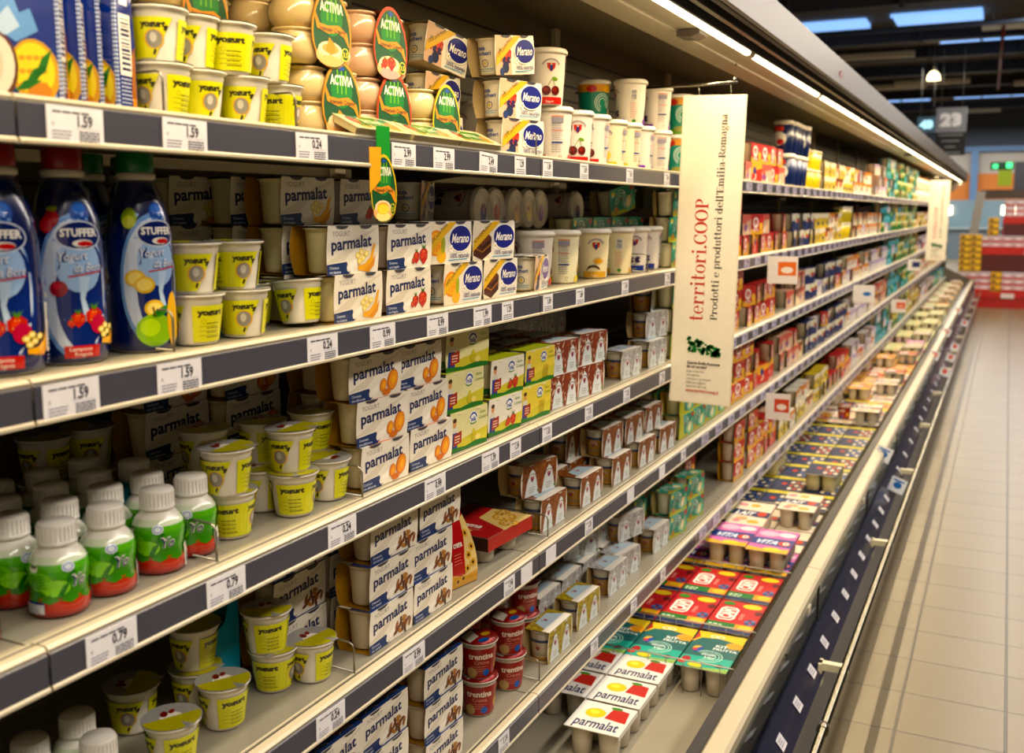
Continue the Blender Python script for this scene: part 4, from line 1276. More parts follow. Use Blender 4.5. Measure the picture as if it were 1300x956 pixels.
def cookie_bag():
    W, H = .082, .145
    a = Art(); a.rect(0, 0, W, H, '#a81a1c'); a.poly([(W * .55, 0), (W, 0), (W, H * .95), (W * .75, H * .9), (W * .5, H * .4)], '#d9c08a'); a.poly([(0, 0), (W, 0), (W, H * .16), (W * .5, H * .12), (0, H * .2)], '#c99a5a')
    for i, (u, v) in enumerate(((.75, .7), (.85, .5), (.68, .4), (.82, .28), (.45, .1), (.25, .08), (.6, .22))):
        a.ell(W * u, H * v, .009, .008, '#c9a060', n=12); a.ell(W * u, H * v, .004, .004, '#3a2014', n=6)
    a.text('crema', W * .08, H * .55, .012, '#e9d9cc', w=W * .4, bold=.03); a.lines(W * .08, H * .45, W * .45, 4, .006, .0016, '#d98a80')
    m = MB(); N = 6; t = lambda v: .002 + .016 * math.sin(PI * min(1, v / H * .9 + .1)); f = lambda v: 1 - .45 * (v / H) ** 1.5
    for i in range(N):
        z0, z1 = H * i / N, H * (i + 1) / N
        for sx in (1, -1):
            m.poly([(sx * t(z0), -sx * W / 2 * f(z0), z0), (sx * t(z0), sx * W / 2 * f(z0), z0), (sx * t(z1), sx * W / 2 * f(z1), z1), (sx * t(z1), -sx * W / 2 * f(z1), z1)], '#a81a1c')
            m.poly([(t(z0), sx * W / 2 * f(z0), z0), (-t(z0), sx * W / 2 * f(z0), z0), (-t(z1), sx * W / 2 * f(z1), z1), (t(z1), sx * W / 2 * f(z1), z1)][::sx], '#8d1618')
    b = Art()
    for q, c, k in a.p:
        tri = [q] if len(q) <= 4 else [[q[i] for i in t_] for t_ in tessellate_polygon([[Vector((x, y, 0)) for x, y in q]])]
        b.p += [([(y, x) for x, y in w], c, k) for w in tri]
    m.stamp(b, lambda v, u, off: (t(v) + off + .0004, (u - W / 2) * f(v), v), strip=H / N)
    # the strips above run up the bag, so turn the faces the right way round
    proto('rb', 'biscuit_bag', 'bag', 'red and cream biscuit bag', None, single=m.mesh('biscuit_bag', ['gloss']))


cookie_bag()

# ================================================================ the building
Z = [0, 1.735, 1.450, 1.165, .882, .555, .32]      # shelf heights, top to bottom, then the well floor
JOINT = [.702 + 1.2485 * k for k in range(-1, 15)]  # joints between the bays
Y0, Y1 = JOINT[0], JOINT[-1]


def floor_mat():
    m, nt, p = nodes_mat('beige_floor_tiles')
    tc = nt.nodes.new('ShaderNodeTexCoord'); sep = nt.nodes.new('ShaderNodeSeparateXYZ')
    nt.links.new(tc.outputs['Object'], sep.inputs[0])

    def line(out, off, pitch, w):
        a = nt.nodes.new('ShaderNodeMath'); a.operation = 'SUBTRACT'; a.inputs[1].default_value = off; nt.links.new(out, a.inputs[0])
        b = nt.nodes.new('ShaderNodeMath'); b.operation = 'PINGPONG'; b.inputs[1].default_value = pitch / 2; nt.links.new(a.outputs[0], b.inputs[0])
        c = nt.nodes.new('ShaderNodeMapRange'); c.inputs['From Min'].default_value = w / 2; c.inputs['From Max'].default_value = w / 2 + .0015
        c.inputs['To Min'].default_value = 1; c.inputs['To Max'].default_value = 0
        nt.links.new(b.outputs[0], c.inputs['Value'])
        return c.outputs[0]
    lx = line(sep.outputs[0], -.235, .314, .006); ly = line(sep.outputs[1], 3.803, .2835, .0035)
    mxm = nt.nodes.new('ShaderNodeMath'); mxm.operation = 'MAXIMUM'; nt.links.new(lx, mxm.inputs[0]); nt.links.new(ly, mxm.inputs[1])
    # each tile a little different
    fl = []
    for i, (o, pt) in enumerate(((-.235, .314), (3.803, .2835))):
        a = nt.nodes.new('ShaderNodeMath'); a.operation = 'SUBTRACT'; a.inputs[1].default_value = o; nt.links.new(sep.outputs[i], a.inputs[0])
        b = nt.nodes.new('ShaderNodeMath'); b.operation = 'DIVIDE'; b.inputs[1].default_value = pt; nt.links.new(a.outputs[0], b.inputs[0])
        c = nt.nodes.new('ShaderNodeMath'); c.operation = 'FLOOR'; nt.links.new(b.outputs[0], c.inputs[0]); fl.append(c)
    cb = nt.nodes.new('ShaderNodeCombineXYZ'); nt.links.new(fl[0].outputs[0], cb.inputs[0]); nt.links.new(fl[1].outputs[0], cb.inputs[1])
    wn = nt.nodes.new('ShaderNodeTexWhiteNoise'); nt.links.new(cb.outputs[0], wn.inputs['Vector'])
    nz = nt.nodes.new('ShaderNodeTexNoise'); nz.inputs['Scale'].default_value = 4; nz.inputs['Detail'].default_value = 6; nt.links.new(tc.outputs['Object'], nz.inputs['Vector'])
    ad = nt.nodes.new('ShaderNodeMath'); ad.operation = 'ADD'; nt.links.new(wn.outputs['Value'], ad.inputs[0]); nt.links.new(nz.outputs['Fac'], ad.inputs[1])
    dv = nt.nodes.new('ShaderNodeMath'); dv.operation = 'MULTIPLY'; dv.inputs[1].default_value = .5; nt.links.new(ad.outputs[0], dv.inputs[0])
    tile = nt.nodes.new('ShaderNodeMix'); tile.data_type = 'RGBA'; tile.inputs[6].default_value = lin('#625538'); tile.inputs[7].default_value = lin('#6c5f43'); nt.links.new(dv.outputs[0], tile.inputs[0])
    mx = nt.nodes.new('ShaderNodeMix'); mx.data_type = 'RGBA'; mx.inputs[7].default_value = lin('#2e2a22'); nt.links.new(mxm.outputs[0], mx.inputs[0]); nt.links.new(tile.outputs[2], mx.inputs[6])
    nt.links.new(mx.outputs[2], p.inputs['Base Color']); p.inputs['Roughness'].default_value = .33
    b = nt.nodes.new('ShaderNodeBump'); b.invert = True; b.inputs['Distance'].default_value = .002; nt.links.new(mxm.outputs[0], b.inputs['Height']); nt.links.new(b.outputs['Normal'], p.inputs['Normal'])
    return m


def sbox(name, x0, x1, y0, y1, z0, z1, mat, kind='structure'):
    b = MB(); b.box(x0, x1, y0, y1, z0, z1)
    o = obj(name, b.mesh(name, [mat])); o['kind'] = kind
    return o


M['floor'] = floor_mat()
M['ceil'] = flat_mat('dark_ceiling', '#5a5149', .8, scale=1)
M['beam'] = flat_mat('painted_beams', '#333338', .6)
M['white_wall'] = flat_mat('white_wall_paint', '#c4bcae', .7)
M['grey_wall'] = flat_mat('grey_wall_paint', '#4b525e', .7)
M['orange'] = flat_mat('orange_wall_paint', '#e0822a', .6)
M['blue'] = flat_mat('blue_steel_paint', '#5f86b0', .5)
M['sky'] = glow_mat('skylight_daylight', '#6d97cf', 1.5)
sbox('floor', -12, 8, -3, 46, -.1, 0, 'floor')
sbox('ceiling', -30, 18, -3, 47, 5.6, 5.75, 'ceil')
sbox('wall_left', -12.1, -12.0, -3, 46, 0, 5.6, 'grey_wall')
sbox('wall_right', 8, 8.1, -3, 46, 0, 5.6, 'grey_wall')
sbox('wall_back', -12, 8, -3.1, -3, 0, 5.6, 'white_wall')
sbox('wall_far', -30, 18, 45, 45.2, 0, 5.6, 'grey_wall')
sbox('wall_far_white', -30, 18, 44.9, 44.99, 3.1, 3.95, 'white_wall')
sbox('wall_far_orange', -30, 18, 44.9, 44.99, 1.9, 3.1, 'orange')
sbox('trim_1', -30, 18, 44.7, 44.88, 3.95, 4.15, 'blue')
for i, x in enumerate((-9.0, -1.35, 6.5)):
    b = MB(); b.box(x - .13, x + .13, 44.55, 44.7, 0, 3.95)
    t = obj('trim_%d' % (i + 2), b.mesh('trim', ['blue'])); t['kind'] = 'structure'
# ceiling beams with glazed strips between them, all running across the aisles
n = 0
for i, y in enumerate((20.0, 24.4, 27.1, 30.4, 33.6, 36.6, 41.0)):
    n += 1
    b = MB(); b.box(-30, 18, y, y + .3, 5.3, 5.32); b.box(-30, 18, y + .13, y + .17, 5.32, 5.6)
    for k in range(24):
        x = -30 + k * 2.0
        b.box(x, x + .06, y - .02, y + .32, 5.3, 5.6)
    t = obj('trim_%d' % (n + 4), b.mesh('beam', ['beam'])); t['kind'] = 'structure'
n = 0
for (x0, x1, y, w) in ((-2.4, -.7, 22.5, 1.0), (-4.6, -2.9, 22.7, .8), (-1.72, 3, 25.7, .65), (-4.4, -2.62, 27.9, .8), (-2.24, 3, 27.8, .8), (-4.6, -2.75, 38.0, 1.5), (-2.0, 3, 37.9, 1.4), (-9, -5.2, 22.9, .8), (-9, -5.4, 38, 1.5)):
    n += 1
    b = MB(); b.box(x0, x1, y, y + w, 5.5, 5.58)
    for k in range(int((x1 - x0) / .9)):
        b.box(x0 + .9 * k, x0 + .9 * k + .05, y, y + w, 5.48, 5.51, mat=1)
    t = obj('window_%d' % n, b.mesh('skylight', ['sky', 'beam'])); t['kind'] = 'structure'
for i, (x, y) in enumerate(((.3, 22.9), (-3.2, 26.0), (-2.2, 31.9), (-3.4, 32.6), (.9, 33.2), (-1.5, 41.5))):
    b = MB(); b.box(-1.0, 1.0, -.12, .12, 0, .12); m2 = MB(); m2.box(-.95, .95, -.09, .09, -.012, 0)
    r = obj('ceiling_luminaire', None, None, (x, y, 5.2)); tag(r, 'long pale luminaire hung under the dark ceiling' + (', over the far aisle end' if y > 30 else ''), 'luminaire', 'luminaires hung under the ceiling')
    obj('housing', b.mesh('housing', ['steel']), r); obj('rod', (lambda q: (q.tube([(-.8, 0, .12), (-.8, 0, .4)], .01, 6), q.tube([(.8, 0, .12), (.8, 0, .4)], .01, 6), q.mesh('rod', ['wire']))[2])(MB()), r)
sp = MB(); sp.lathe([(.16, 0), (.13, .12), (.07, .2), (.03, .22)], 16, '#b9b39c')
r = obj('pendant_spotlight', sp.mesh('pendant_spotlight', [glow_mat('spot_glow', '#ffe9b0', 3)]), None, (-1.83, 27.0, 4.75)); tag(r, 'small bright bell shaped spotlight under the dark ceiling', 'spotlight')
sp = MB(); sp.tube([(0, 0, .2), (0, 0, .85)], .012, 6); obj('rod', sp.mesh('rod', ['wire']), r)
# round duct and red sprinkler pipes
for (xa, ya, za, xb, yb, zb, rr, col, nm, lb) in ((-8, 19.2, 4.75, 6, 19.2, 4.75, .04, '#3d4a5e', 'ceiling_pipe', 'blue grey pipe running across under the ceiling'), (-5.2, 19, 5.1, -4.6, 30, 5.1, .035, '#6b2420', 'sprinkler_pipe', 'dark red sprinkler pipe, the left one under the ceiling'), (-.3, 22, 5.1, -.5, 33, 5.1, .035, '#6b2420', 'sprinkler_pipe', 'dark red sprinkler pipe above the aisle sign')):
    b = MB(); b.tube([(xa, ya, za), ((xa + xb) / 2, (ya + yb) / 2, za - .02), (xb, yb, zb)], rr, 8, col)
    tag(obj('hanging_' + nm, b.mesh(nm, ['plastic'])), lb, 'pipe')

# ================================================================ the chilled display case (one continuous case)
case = obj('refrigerated_display_case', None, None, (-.9, (Y0 + Y1) / 2, 0))
tag(case, 'long open multideck chiller with lit canopy along the left of the aisle', 'display case')
cx, cyy = -.9, (Y0 + Y1) / 2


def cpart(name, fn, mats, label=None, parent=None):
    b = MB(); fn(b)
    b.v = [(x - cx, y - cyy, z) for x, y, z in b.v]
    return obj(name, b.mesh(name, mats), parent or case, label=label)


def prism(b, pts, y0, y1, col='#ffffff', mat=0):
    """pts: (x, z) outline, extruded along the aisle"""
    n = len(pts); k = len(b.v)
    b.v += [(x, y0, z) for x, z in pts] + [(x, y1, z) for x, z in pts]
    for i in range(n):
        j = (i + 1) % n
        b.face((k + i, k + j, k + n + j, k + n + i), col, mat)
    b.face([k + i for i in range(n)][::-1], col, mat); b.face([k + n + i for i in range(n)], col, mat)


def backp(b):
    b.box(-1.46, -1.40, Y0, Y1, .2, 2.24)
    for y in JOINT[1:-1]:
        b.box(-1.402, -1.385, y - .02, y + .02, .3, 2.22, mat=1)
    for z in [Z[1] + .06 + .05 * i for i in range(8)] + [Z[2] + .05 + .04 * i for i in range(5)]:
        for y in JOINT[:-1]:
            b.box(-1.4, -1.398, y + .08, y + 1.16, z, z + .006, mat=2)


cpart('back_panel', backp, ['back', 'steel', 'slot'])
cpart('case_ceiling', lambda b: prism(b, [(-1.46, 2.24), (-1.40, 2.225), (-.935, 2.118), (-.935, 2.24)], Y0, Y1), ['back'])


def reflector(b):
    prism(b, [(-.935, 2.118), (-.925, 2.106), (-.86, 2.112), (-.858, 2.116), (-.765, 2.112), (-.765, 2.13), (-.935, 2.13)], Y0, Y1)
    for i in range(0, 15):
        y = Y0 + 1.2485 * i + .3
        b.box(-.862, -.857, y, y + .004, 2.108, 2.115, mat=1)


cpart('lamp_reflector', reflector, ['lip', 'slot'], 'cream reflector plate under the canopy')
M['tube'] = glow_mat('lamp_tube_glow', '#ffe9bd', 5)
lamps = []
for i, y in enumerate(JOINT[:-1]):
    for h in range(1):
        lamps.append(cpart('lamp_tube', lambda b: (b.tube([(-.745, y + .03, 2.1), (-.745, y + 1.22, 2.1)], .011, 8), b.tube([(-.745, y + .0, 2.1), (-.745, y + .03, 2.1)], .0125, 8, mat=1), b.tube([(-.745, y + 1.22, 2.1), (-.745, y + 1.2485, 2.1)], .0125, 8, mat=1)), ['tube', 'lip']))
cpart('canopy_groove', lambda b: (prism(b, [(-.765, 2.118), (-.725, 2.118), (-.725, 2.095), (-.715, 2.093), (-.71, 2.125), (-.7, 2.13), (-.698, 2.112), (-.686, 2.112), (-.684, 2.13), (-.67, 2.132), (-.668, 2.118), (-.655, 2.12), (-.655, 2.2), (-.765, 2.2)], Y0, Y1)), ['black'])
cpart('air_grille', lambda b: prism(b, [(-.7, 2.108), (-.686, 2.108), (-.686, 2.114), (-.7, 2.114)], Y0, Y1), ['fascia'])


def fascia(b):
    prism(b, [(-.655, 2.124), (-.65, 2.12), (-.64, 2.124), (-.652, 2.236), (-.66, 2.243), (-1.46, 2.243), (-1.46, 2.236), (-.665, 2.23)], Y0, Y1 + .05)


cpart('canopy_fascia', fascia, ['fascia'])
cpart('maker_badge', lambda b: (b.poly([(-.6425, 4.30, 2.165), (-.6425, 4.36, 2.185), (-.6435, 4.42, 2.165), (-.6425, 4.36, 2.145)], '#8c2b24'), b.poly([(-.6415, 4.335, 2.165), (-.6415, 4.36, 2.174), (-.6425, 4.385, 2.165), (-.6415, 4.36, 2.157)], '#b9a698')), ['card'], 'small red diamond badge')
for y in (2.78, 9.5):
    cpart('sensor_box', lambda b: prism(b, [(-.85, 2.112), (-.85, 2.096), (-.81, 2.092), (-.785, 2.1), (-.785, 2.112)], y, y + .08), ['fascia'], 'small grey sensor under the canopy')
# well
cpart('well', lambda b: (b.box(-1.42, -.53, Y0, Y1, .28, Z[6] - .002), b.box(-.56, -.525, Y0, Y1, .28, .47, mat=1), b.box(-1.42, -.47, Y0, Y1, .12, .28, mat=1)), ['shelf', 'dark'])


def toprail(b):
    for i in range(len(JOINT) - 1):
        prism(b, [(-.517, .47), (-.517, .498), (-.512, .503), (-.474, .5), (-.466, .494), (-.466, .47)], JOINT[i] + .0015, JOINT[i + 1] - .0015)


cpart('top_rail', toprail, [flat_mat('grey_cream_rail', '#a69d84', .35)], 'cream rail along the top of the well')  # plain grey cream, a darker tone than the shelf lip
cpart('rail_shade_strip', lambda b: b.box(-.524, -.517, Y0, Y1, .40, .492), ['black'])  # black strip stands in for the shade between well wall and rail
cpart('glass_reflection_backing', lambda b: b.box(-.505, -.50, Y0, Y1, .30, .47), [flat_mat('painted_glass_reflection', '#59605a', .3)])  # grey-green colour stands in for the reflection in the front glass


def frontglass(b):
    for i in range(len(JOINT) - 1):
        b.box(-.482, -.477, JOINT[i] + .004, JOINT[i + 1] - .004, .33, .47)


cpart('front_glass', frontglass, ['glass'], 'clear glass front of the well')
cpart('glass_joint', lambda b: [b.box(-.484, -.474, y - .004, y + .004, .33, .47) for y in JOINT[1:-1]], ['black'])
cpart('ticket_strip', lambda b: prism(b, [(-.478, .335), (-.47, .34), (-.415, .272), (-.42, .262), (-.47, .31)], Y0, Y1), [flat_mat('dark_blue_strip', '#1e1f33', .25)], 'dark blue sloping ticket strip')
cpart('kick_plate', lambda b: (b.box(-.46, -.45, Y0, Y1, .0, .27), b.box(-.445, -.425, Y0, Y1, .18, .262)), ['dark'])


def bumper(b):
    b.tube([(-.358, Y0, .3), (-.358, Y1, .3)], .0125, 12)
    b.tube([(-.358, 2.55, .3), (-.358, 2.58, .3)], .016, 12)


cpart('bumper_rail', bumper, ['chrome'], 'chrome bumper rail')
M['cream_plastic'] = flat_mat('cream_plastic', '#c9c2a6', .4)
for i in range(15):
    y = 1.70 + 1.2485 * i - 2 * 1.2485
    cpart('bumper_bracket', lambda b: (b.box(-.43, -.362, y - .012, y + .012, .288, .31), b.tube([(-.37, y - .02, .3), (-.345, y - .02, .3)], .004, 6), b.box(-.43, -.42, y - .02, y + .02, .24, .31)), ['cream_plastic'])
    cpart('glass_clip', lambda b: b.box(-.482, -.462, y - .018, y + .018, .452, .472), ['cream_plastic'])
for y, nm in ((Y1, 'end_panel'), (Y0 - .05, 'end_panel')):
    cpart(nm, lambda b: (prism(b, [(-1.46, 0), (-.45, 0), (-.45, .5), (-.52, .52), (-.9, .7), (-.9, 1.9), (-.66, 2.1), (-.65, 2.243), (-1.46, 2.243)], y, y + .05)), ['fascia'])
# thin wire partitions standing in the well
# ================================================================ shelves
pshelf = {}


def shelf_meshes():
    L = 1.2485
    b = MB(); b.box(-.46, 0, .002, L - .002, -.022, -.004); b.box(-.026, -.0225, .002, L - .002, -.004, 0, mat=1)
    b.box(-.44, -.40, .002, L - .002, -.004, .0, mat=0)
    board = b.mesh('board', ['shelf', 'lip'])
    b = MB()
    prism(b, [(-.0185, -.006), (-.018, -.001), (-.015, .0005), (-.004, .0005), (.0, -.003), (.0, -.008), (-.004, -.008)], .0015, L - .0015)
    b.box(-.0225, -.0182, .002, L - .002, -.006, -.0025, mat=1)
    lipm = b.mesh('front_lip', ['lip', 'slot'])
    b = MB()
    prism(b, [(-.003, -.007), (.0, -.0065), (.002, -.008), (.0022, -.043), (-.002, -.0435)], .002, L - .002)
    prism(b, [(-.004, -.0432), (.003, -.0425), (.0045, -.0445), (.0045, -.0475), (.0, -.049), (-.006, -.047)], .002, L - .002, mat=1)
    rail = b.mesh('price_rail', ['rail', 'lip'])
    b = MB(); prism(b, [(-.46, -.022), (-.06, -.022), (-.46, -.075)], 0, .004)
    br = b.mesh('bracket', ['fascia'])
    return board, lipm, rail, br


BOARD, LIPM, RAILM, BRK = shelf_meshes()
for s in range(1, 6):
    for k, y in enumerate(JOINT[:-1]):
        r = obj('shelf', None, None, (-.884, y, Z[s]))
        bay = ('bay beside the camera', 'bay with the blue bottles', 'bay left of the hanging banner', 'bay behind the hanging banner')[k] if k < 4 else ORD[k - 4] + ' bay beyond the hanging banner'
        tag(r, 'cream steel %s with grey price rail, %s' % (SHELFNAME[s], bay), 'shelf', 'chiller shelves with price rails')
        obj('board', BOARD, r); obj('front_lip', LIPM, r, label='cream front lip'); obj('price_rail', RAILM, r, label='grey plastic price rail')
        obj('bracket', BRK, r, (0, .012, 0)); obj('bracket', BRK, r, (0, 1.2325, 0))

# ================================================================ goods
FX = -.922           # front faces of the goods stand just behind the lip


def pack(kind, y, S, lvl=0, x=FX, rz=0.0, row=0, H=.0755, D=.066, **kw):
    place(kind, (x - D / 2, y, Z[S] - .003 + lvl * H), math.radians(rz), S, lvl, row, **kw)


def rj(a):
    return rnd.uniform(-a, a)


# ---- top shelf
for i in range(4):
    place('po', (-.945 - (.016, .018, .018, .012)[i] * i, 0.759 + .043 * i, Z[1] - .003), math.radians((-53, -52, -53, -76)[i]), 1, 0, 0)
CH = .0662
for y, l, x, r_ in ((0.970, 0, -.955, 150), (1.037, 0, -.96, 40), (1.112, 0, -.95, 185), (1.206, 0, -.965, 70),
                    (0.966, 1, -.955, 185), (1.028, 1, -.96, 355), (1.087, 1, -.95, 100), (1.181, 1, -.96, 345)):
    place('yc', (x, y, Z[1] - .003 + l * CH), math.radians(r_), 1, l, 0)
for j in range(2):
    for l in (0, 1):
        place('yc', (-1.035, .93 + .08 * j, Z[1] - .003 + l * CH), rj(3), 1, l, 1)
AH = .1035
for kind, y, l in (('av', 1.312, 0), ('av', 1.29, 1), ('as', 1.462, 0), ('as', 1.452, 1), ('al', 1.635, 0)):
    place(kind, (-.965, y, Z[1] - .003 + l * AH), math.radians(-4 + rj(3)), 1, l, 0)
for kind, y, l in (('av', 1.13, 0), ('av', 1.12, 1), ('av', 1.30, 0), ('av', 1.30, 1), ('al', 1.47, 0), ('al', 1.64, 0)):
    place(kind, (-1.055, y, Z[1] - .003 + l * AH), 0, 1, l, 1)
for y in (1.365, 1.53, 1.69):
    place('sp', (-.912, y, Z[1] + .012), 0, 1, 0, 0, ry=math.radians(26))
for l, y, dz in ((0, 1.963, 0), (1, 1.951, 0)):
    pack('mb', y, 1, l, rz=-14, H=.078)
place('mb', (-.96, 1.938, Z[1] + 2 * .078 + .008), math.radians(-10), 1, 2, 0, rx=math.radians(7))
pack('mb', 1.80, 1, 0, x=-1.02, row=1, H=.078); pack('mb', 1.79, 1, 1, x=-1.02, row=1, H=.078)
place('mb', (-1.05, 1.80, Z[1] + .163), math.radians(-8), 1, 2, 1, rx=math.radians(-9))
TH = .128
for kind, y, l, x, r_, row in (('tc', 2.227, 0, -.975, 160, 0), ('tc', 2.334, 0, -.965, -118, 0), ('tc', 2.450, 0, -.965, -150, 0),
                               ('tl', 2.608, 0, -.975, -150, 0), ('tl', 2.713, 0, -.97, -165, 0), ('tv', 2.842, 0, -.975, -150, 0), ('tv', 3.003, 0, -.975, 165, 0), ('tt', 3.215, 0, -.975, -140, 0),
                               ('tc', 2.198, 1, -.98, -112, 0), ('tv', 2.809, 1, -.99, -20, 0), ('tv', 3.003, 1, -.975, 165, 0), ('tt', 3.232, 1, -.975, -140, 0),
                               ('tt', 2.779, 1, -1.09, 60, 1), ('tt', 2.779, 0, -1.09, 60, 1), ('tl', 2.50, 0, -1.08, 0, 1), ('tc', 2.05, 0, -1.08, 0, 1)):
    place(kind, (x, y, Z[1] - .003 + l * TH), math.radians(r_), 1, l, row)
for y in (3.325, 3.43):
    for l in (0, 1):
        place('tt', (-.975, y, Z[1] - .003 + l * TH), y * 9, 1, l, 0)

# ---- second shelf
for kind, px_, x, y, r_ in (('br', 0, -.97, 0.740, -120), ('br', 0, -.975, 0.832, -105), ('bg', 0, -1.055, 0.935, -75), ('bg', 0, -.975, 0.941, -95), ('bg', 0, -1.07, 1.02, -60)):
    place(kind, (x, y, Z[2] - .003), math.radians(r_), 2, 0, 0 if x > -1 else 1)
for y, l, x, r_ in ((1.013, 0, -.955, 130), (1.105, 0, -.955, 190), (1.012, 1, -.957, 200), (1.096, 1, -.957, 207), (1.215, 0, -1.035, 290)):
    place('yc', (x, y, Z[2] - .003 + l * CH), math.radians(r_), 2, l, 0)
place('yc', (-.962, 1.244, Z[2] + .001), math.radians(-35), 2, 0, 0, rx=math.radians(2), ry=math.radians(-5))
for l, y, k in ((0, 1.343, 'pb'), (0, 1.496, 'ps'), (1, 1.332, 'pb'), (1, 1.501, 'ps')):
    pack(k, y, 2, l, rz=rj(2))
for l, y, k in ((2, 1.322, 'pb'), (2, 1.476, 'ps'), (1, 1.322, 'pb'), (1, 1.489, 'ps'), (0, 1.322, 'pb'), (0, 1.479, 'ps')):
    pack(k, y, 2, l, x=-1.0, row=1)
for l in (0, 1, 2):
    pack('pb', 1.301, 2, l, x=-1.08, row=2); pack('pb', 1.234, 2, l, x=-1.14, row=3)
for l, y, k, r_ in ((0, 1.692, 'mo', -3), (0, 1.850, 'mc', -3), (0, 2.045, 'mv', 12), (1, 1.643, 'mo', -6), (1, 1.825, 'mc', -10)):
    pack(k, y, 2, l, rz=r_, H=.077)
pack('mb', 1.735, 2, 2, x=-1.03, row=1, rz=20, H=.077)
for l in (0, 1):
    for y, k in ((1.625, 'mo'), (1.765, 'mc'), (1.905, 'mb')):
        pack(k, y, 2, l, x=-1.02, row=1, H=.077)
for kind, y, x, r_ in (('tc', 2.155, -.99, 160), ('tl', 2.279, -.975, 155), ('tn', 2.488, -.975, -118), ('tn', 2.674, -.975, -25), ('tb', 2.821, -.98, -125), ('tb', 2.943, -.98, -140)):
    place(kind, (x, y, Z[2] - .003), math.radians(r_), 2, 0, 0)
for kind, px_, y in (('tb', 0, 2.056), ('tc', 0, 2.125), ('tn', 0, 2.231), ('tl', 0, 2.304), ('tv', 0, 2.375), ('tb', 0, 2.621)):
    place(kind, (-1.20, y, Z[2] + .176), 0, 2, 2, 1, ry=math.radians(90), desc='white tub lying lid outwards')
for j in range(5):
    place('tc', (-1.10, 2.015 + .1 * j, Z[2] - .003), j, 2, 0, 1)
for l in (0, 1, 2):
    for j, px_ in enumerate((0, 1)):
        pack('te', (3.093, 3.245)[j], 2, l, rz=rj(5) - 4, H=.078)
for y, r1, x in ((2.857, 12, -1.05), (3.276, -10, -1.065)):
    place('te', (x, y, Z[2] + .165), math.radians(-12), 2, 2, 1, rx=math.radians(r1))
for l in (0, 1):
    for y in (2.53, 2.675, 2.82, 2.965):
        pack('te', y, 2, l, x=-1.02, row=1, H=.078)

# ---- third shelf
for j, y in enumerate((.60, .668, 0.788, 0.859, 0.942, 1.011)):
    place('gb', (-.965 - (.008 if j == 5 else 0), y, Z[3] - .003), math.radians(-95 - 12 * j), 3, 0, 0)
for r_, x in ((1, -1.035), (2, -1.105), (3, -1.175)):
    for j in range(5 if r_ < 3 else 4):
        place('gb', (x, .665 + .071 * j + .045 * r_, Z[3] - .003), j * 1.3, 3, 0, r_)
for y, l, x, r_, row in ((1.088, 0, -.975, 260, 0), (1.073, 1, -.965, 340, 0), (1.211, 0, -1.02, 330, 1), (1.212, 0, -.96, 265, 0), (1.214, 1, -.965, 335, 0),
                         (1.305, 0, -.965, 150, 0), (1.339, 1, -1.02, 305, 1), (1.339, 0, -1.02, 305, 1), (1.239, 1, -1.04, 300, 1), (1.153, 0, -1.08, 300, 1), (1.153, 1, -1.08, 310, 1),
                         (1.087, 1, -1.25, 200, 2), (1.087, 0, -1.25, 200, 2), (1.008, 1, -1.25, 330, 2), (1.008, 0, -1.25, 330, 2)):
    place('yc', (x, y, Z[3] - .003 + l * CH), math.radians(r_), 3, l, row)
for l, a, b in ((0, 1.415, 1.568), (1, 1.410, 1.554), (2, 1.391, 1.529)):
    pack('pa', a, 3, l, rz=-3 + rj(2)); pack('pa', b, 3, l, rz=-2 + rj(2))
for l in (0, 1, 2):
    pack('pa', 1.45, 3, l, x=-1.03, row=1); pack('pa', 1.33, 3, l, x=-1.13, row=2); pack('pa', 1.195, 3, l, x=-1.17, row=3)
for l, ys in ((0, (1.711, 1.871, 2.026)), (1, (1.695, 1.882, 2.047))):
    for y, k in zip(ys, ('lp', 'ls', 'lg')):
        pack(k, y, 3, l, rz=-4, H=.078)
pack('lp', 1.711, 3, 2, rz=-8, H=.078)
for l in (0, 1):
    for y, k in ((1.60, 'lp'), (1.76, 'ls'), (1.91, 'lg')):
        pack(k, y, 3, l, x=-1.0, row=1, H=.078)
for l in (0, 1):
    pack('cr', 2.188, 3, l, rz=-6, H=.079); pack('cr', 2.365 - .01 + .02 * l, 3, l, rz=-8, H=.079)
    pack('cr', 2.1, 3, l, x=-1.0, row=1, H=.079); pack('cr', 2.26, 3, l, x=-1.0, row=1, H=.079); pack('cr', 2.1, 3, l, x=-1.08, row=2, H=.079); pack('cr', 2.26, 3, l, x=-1.08, row=2, H=.079)
for j in range(6):
    pack('cs', 2.05 + .145 * j, 3, 0, x=-1.2, row=3, H=.079); pack('cs', 2.05 + .145 * j, 3, 1, x=-1.2, row=3, H=.079)
pack('cs', 2.664, 3, 0, rz=-4, H=.079); pack('cs', 2.897, 3, 0, rz=-4, H=.079); pack('cs', 2.951, 3, 1, rz=-10, x=-.94, H=.079); pack('cs', 2.957, 3, 2, rz=14, x=-.96, H=.079)
for l in (0, 1, 2):
    for y in (3.114, 3.255, 3.40, 3.545):
        pack('te' if (l + int(y * 7)) % 3 else 'ty', y, 3, l, rz=rj(4) - 3, H=.078)

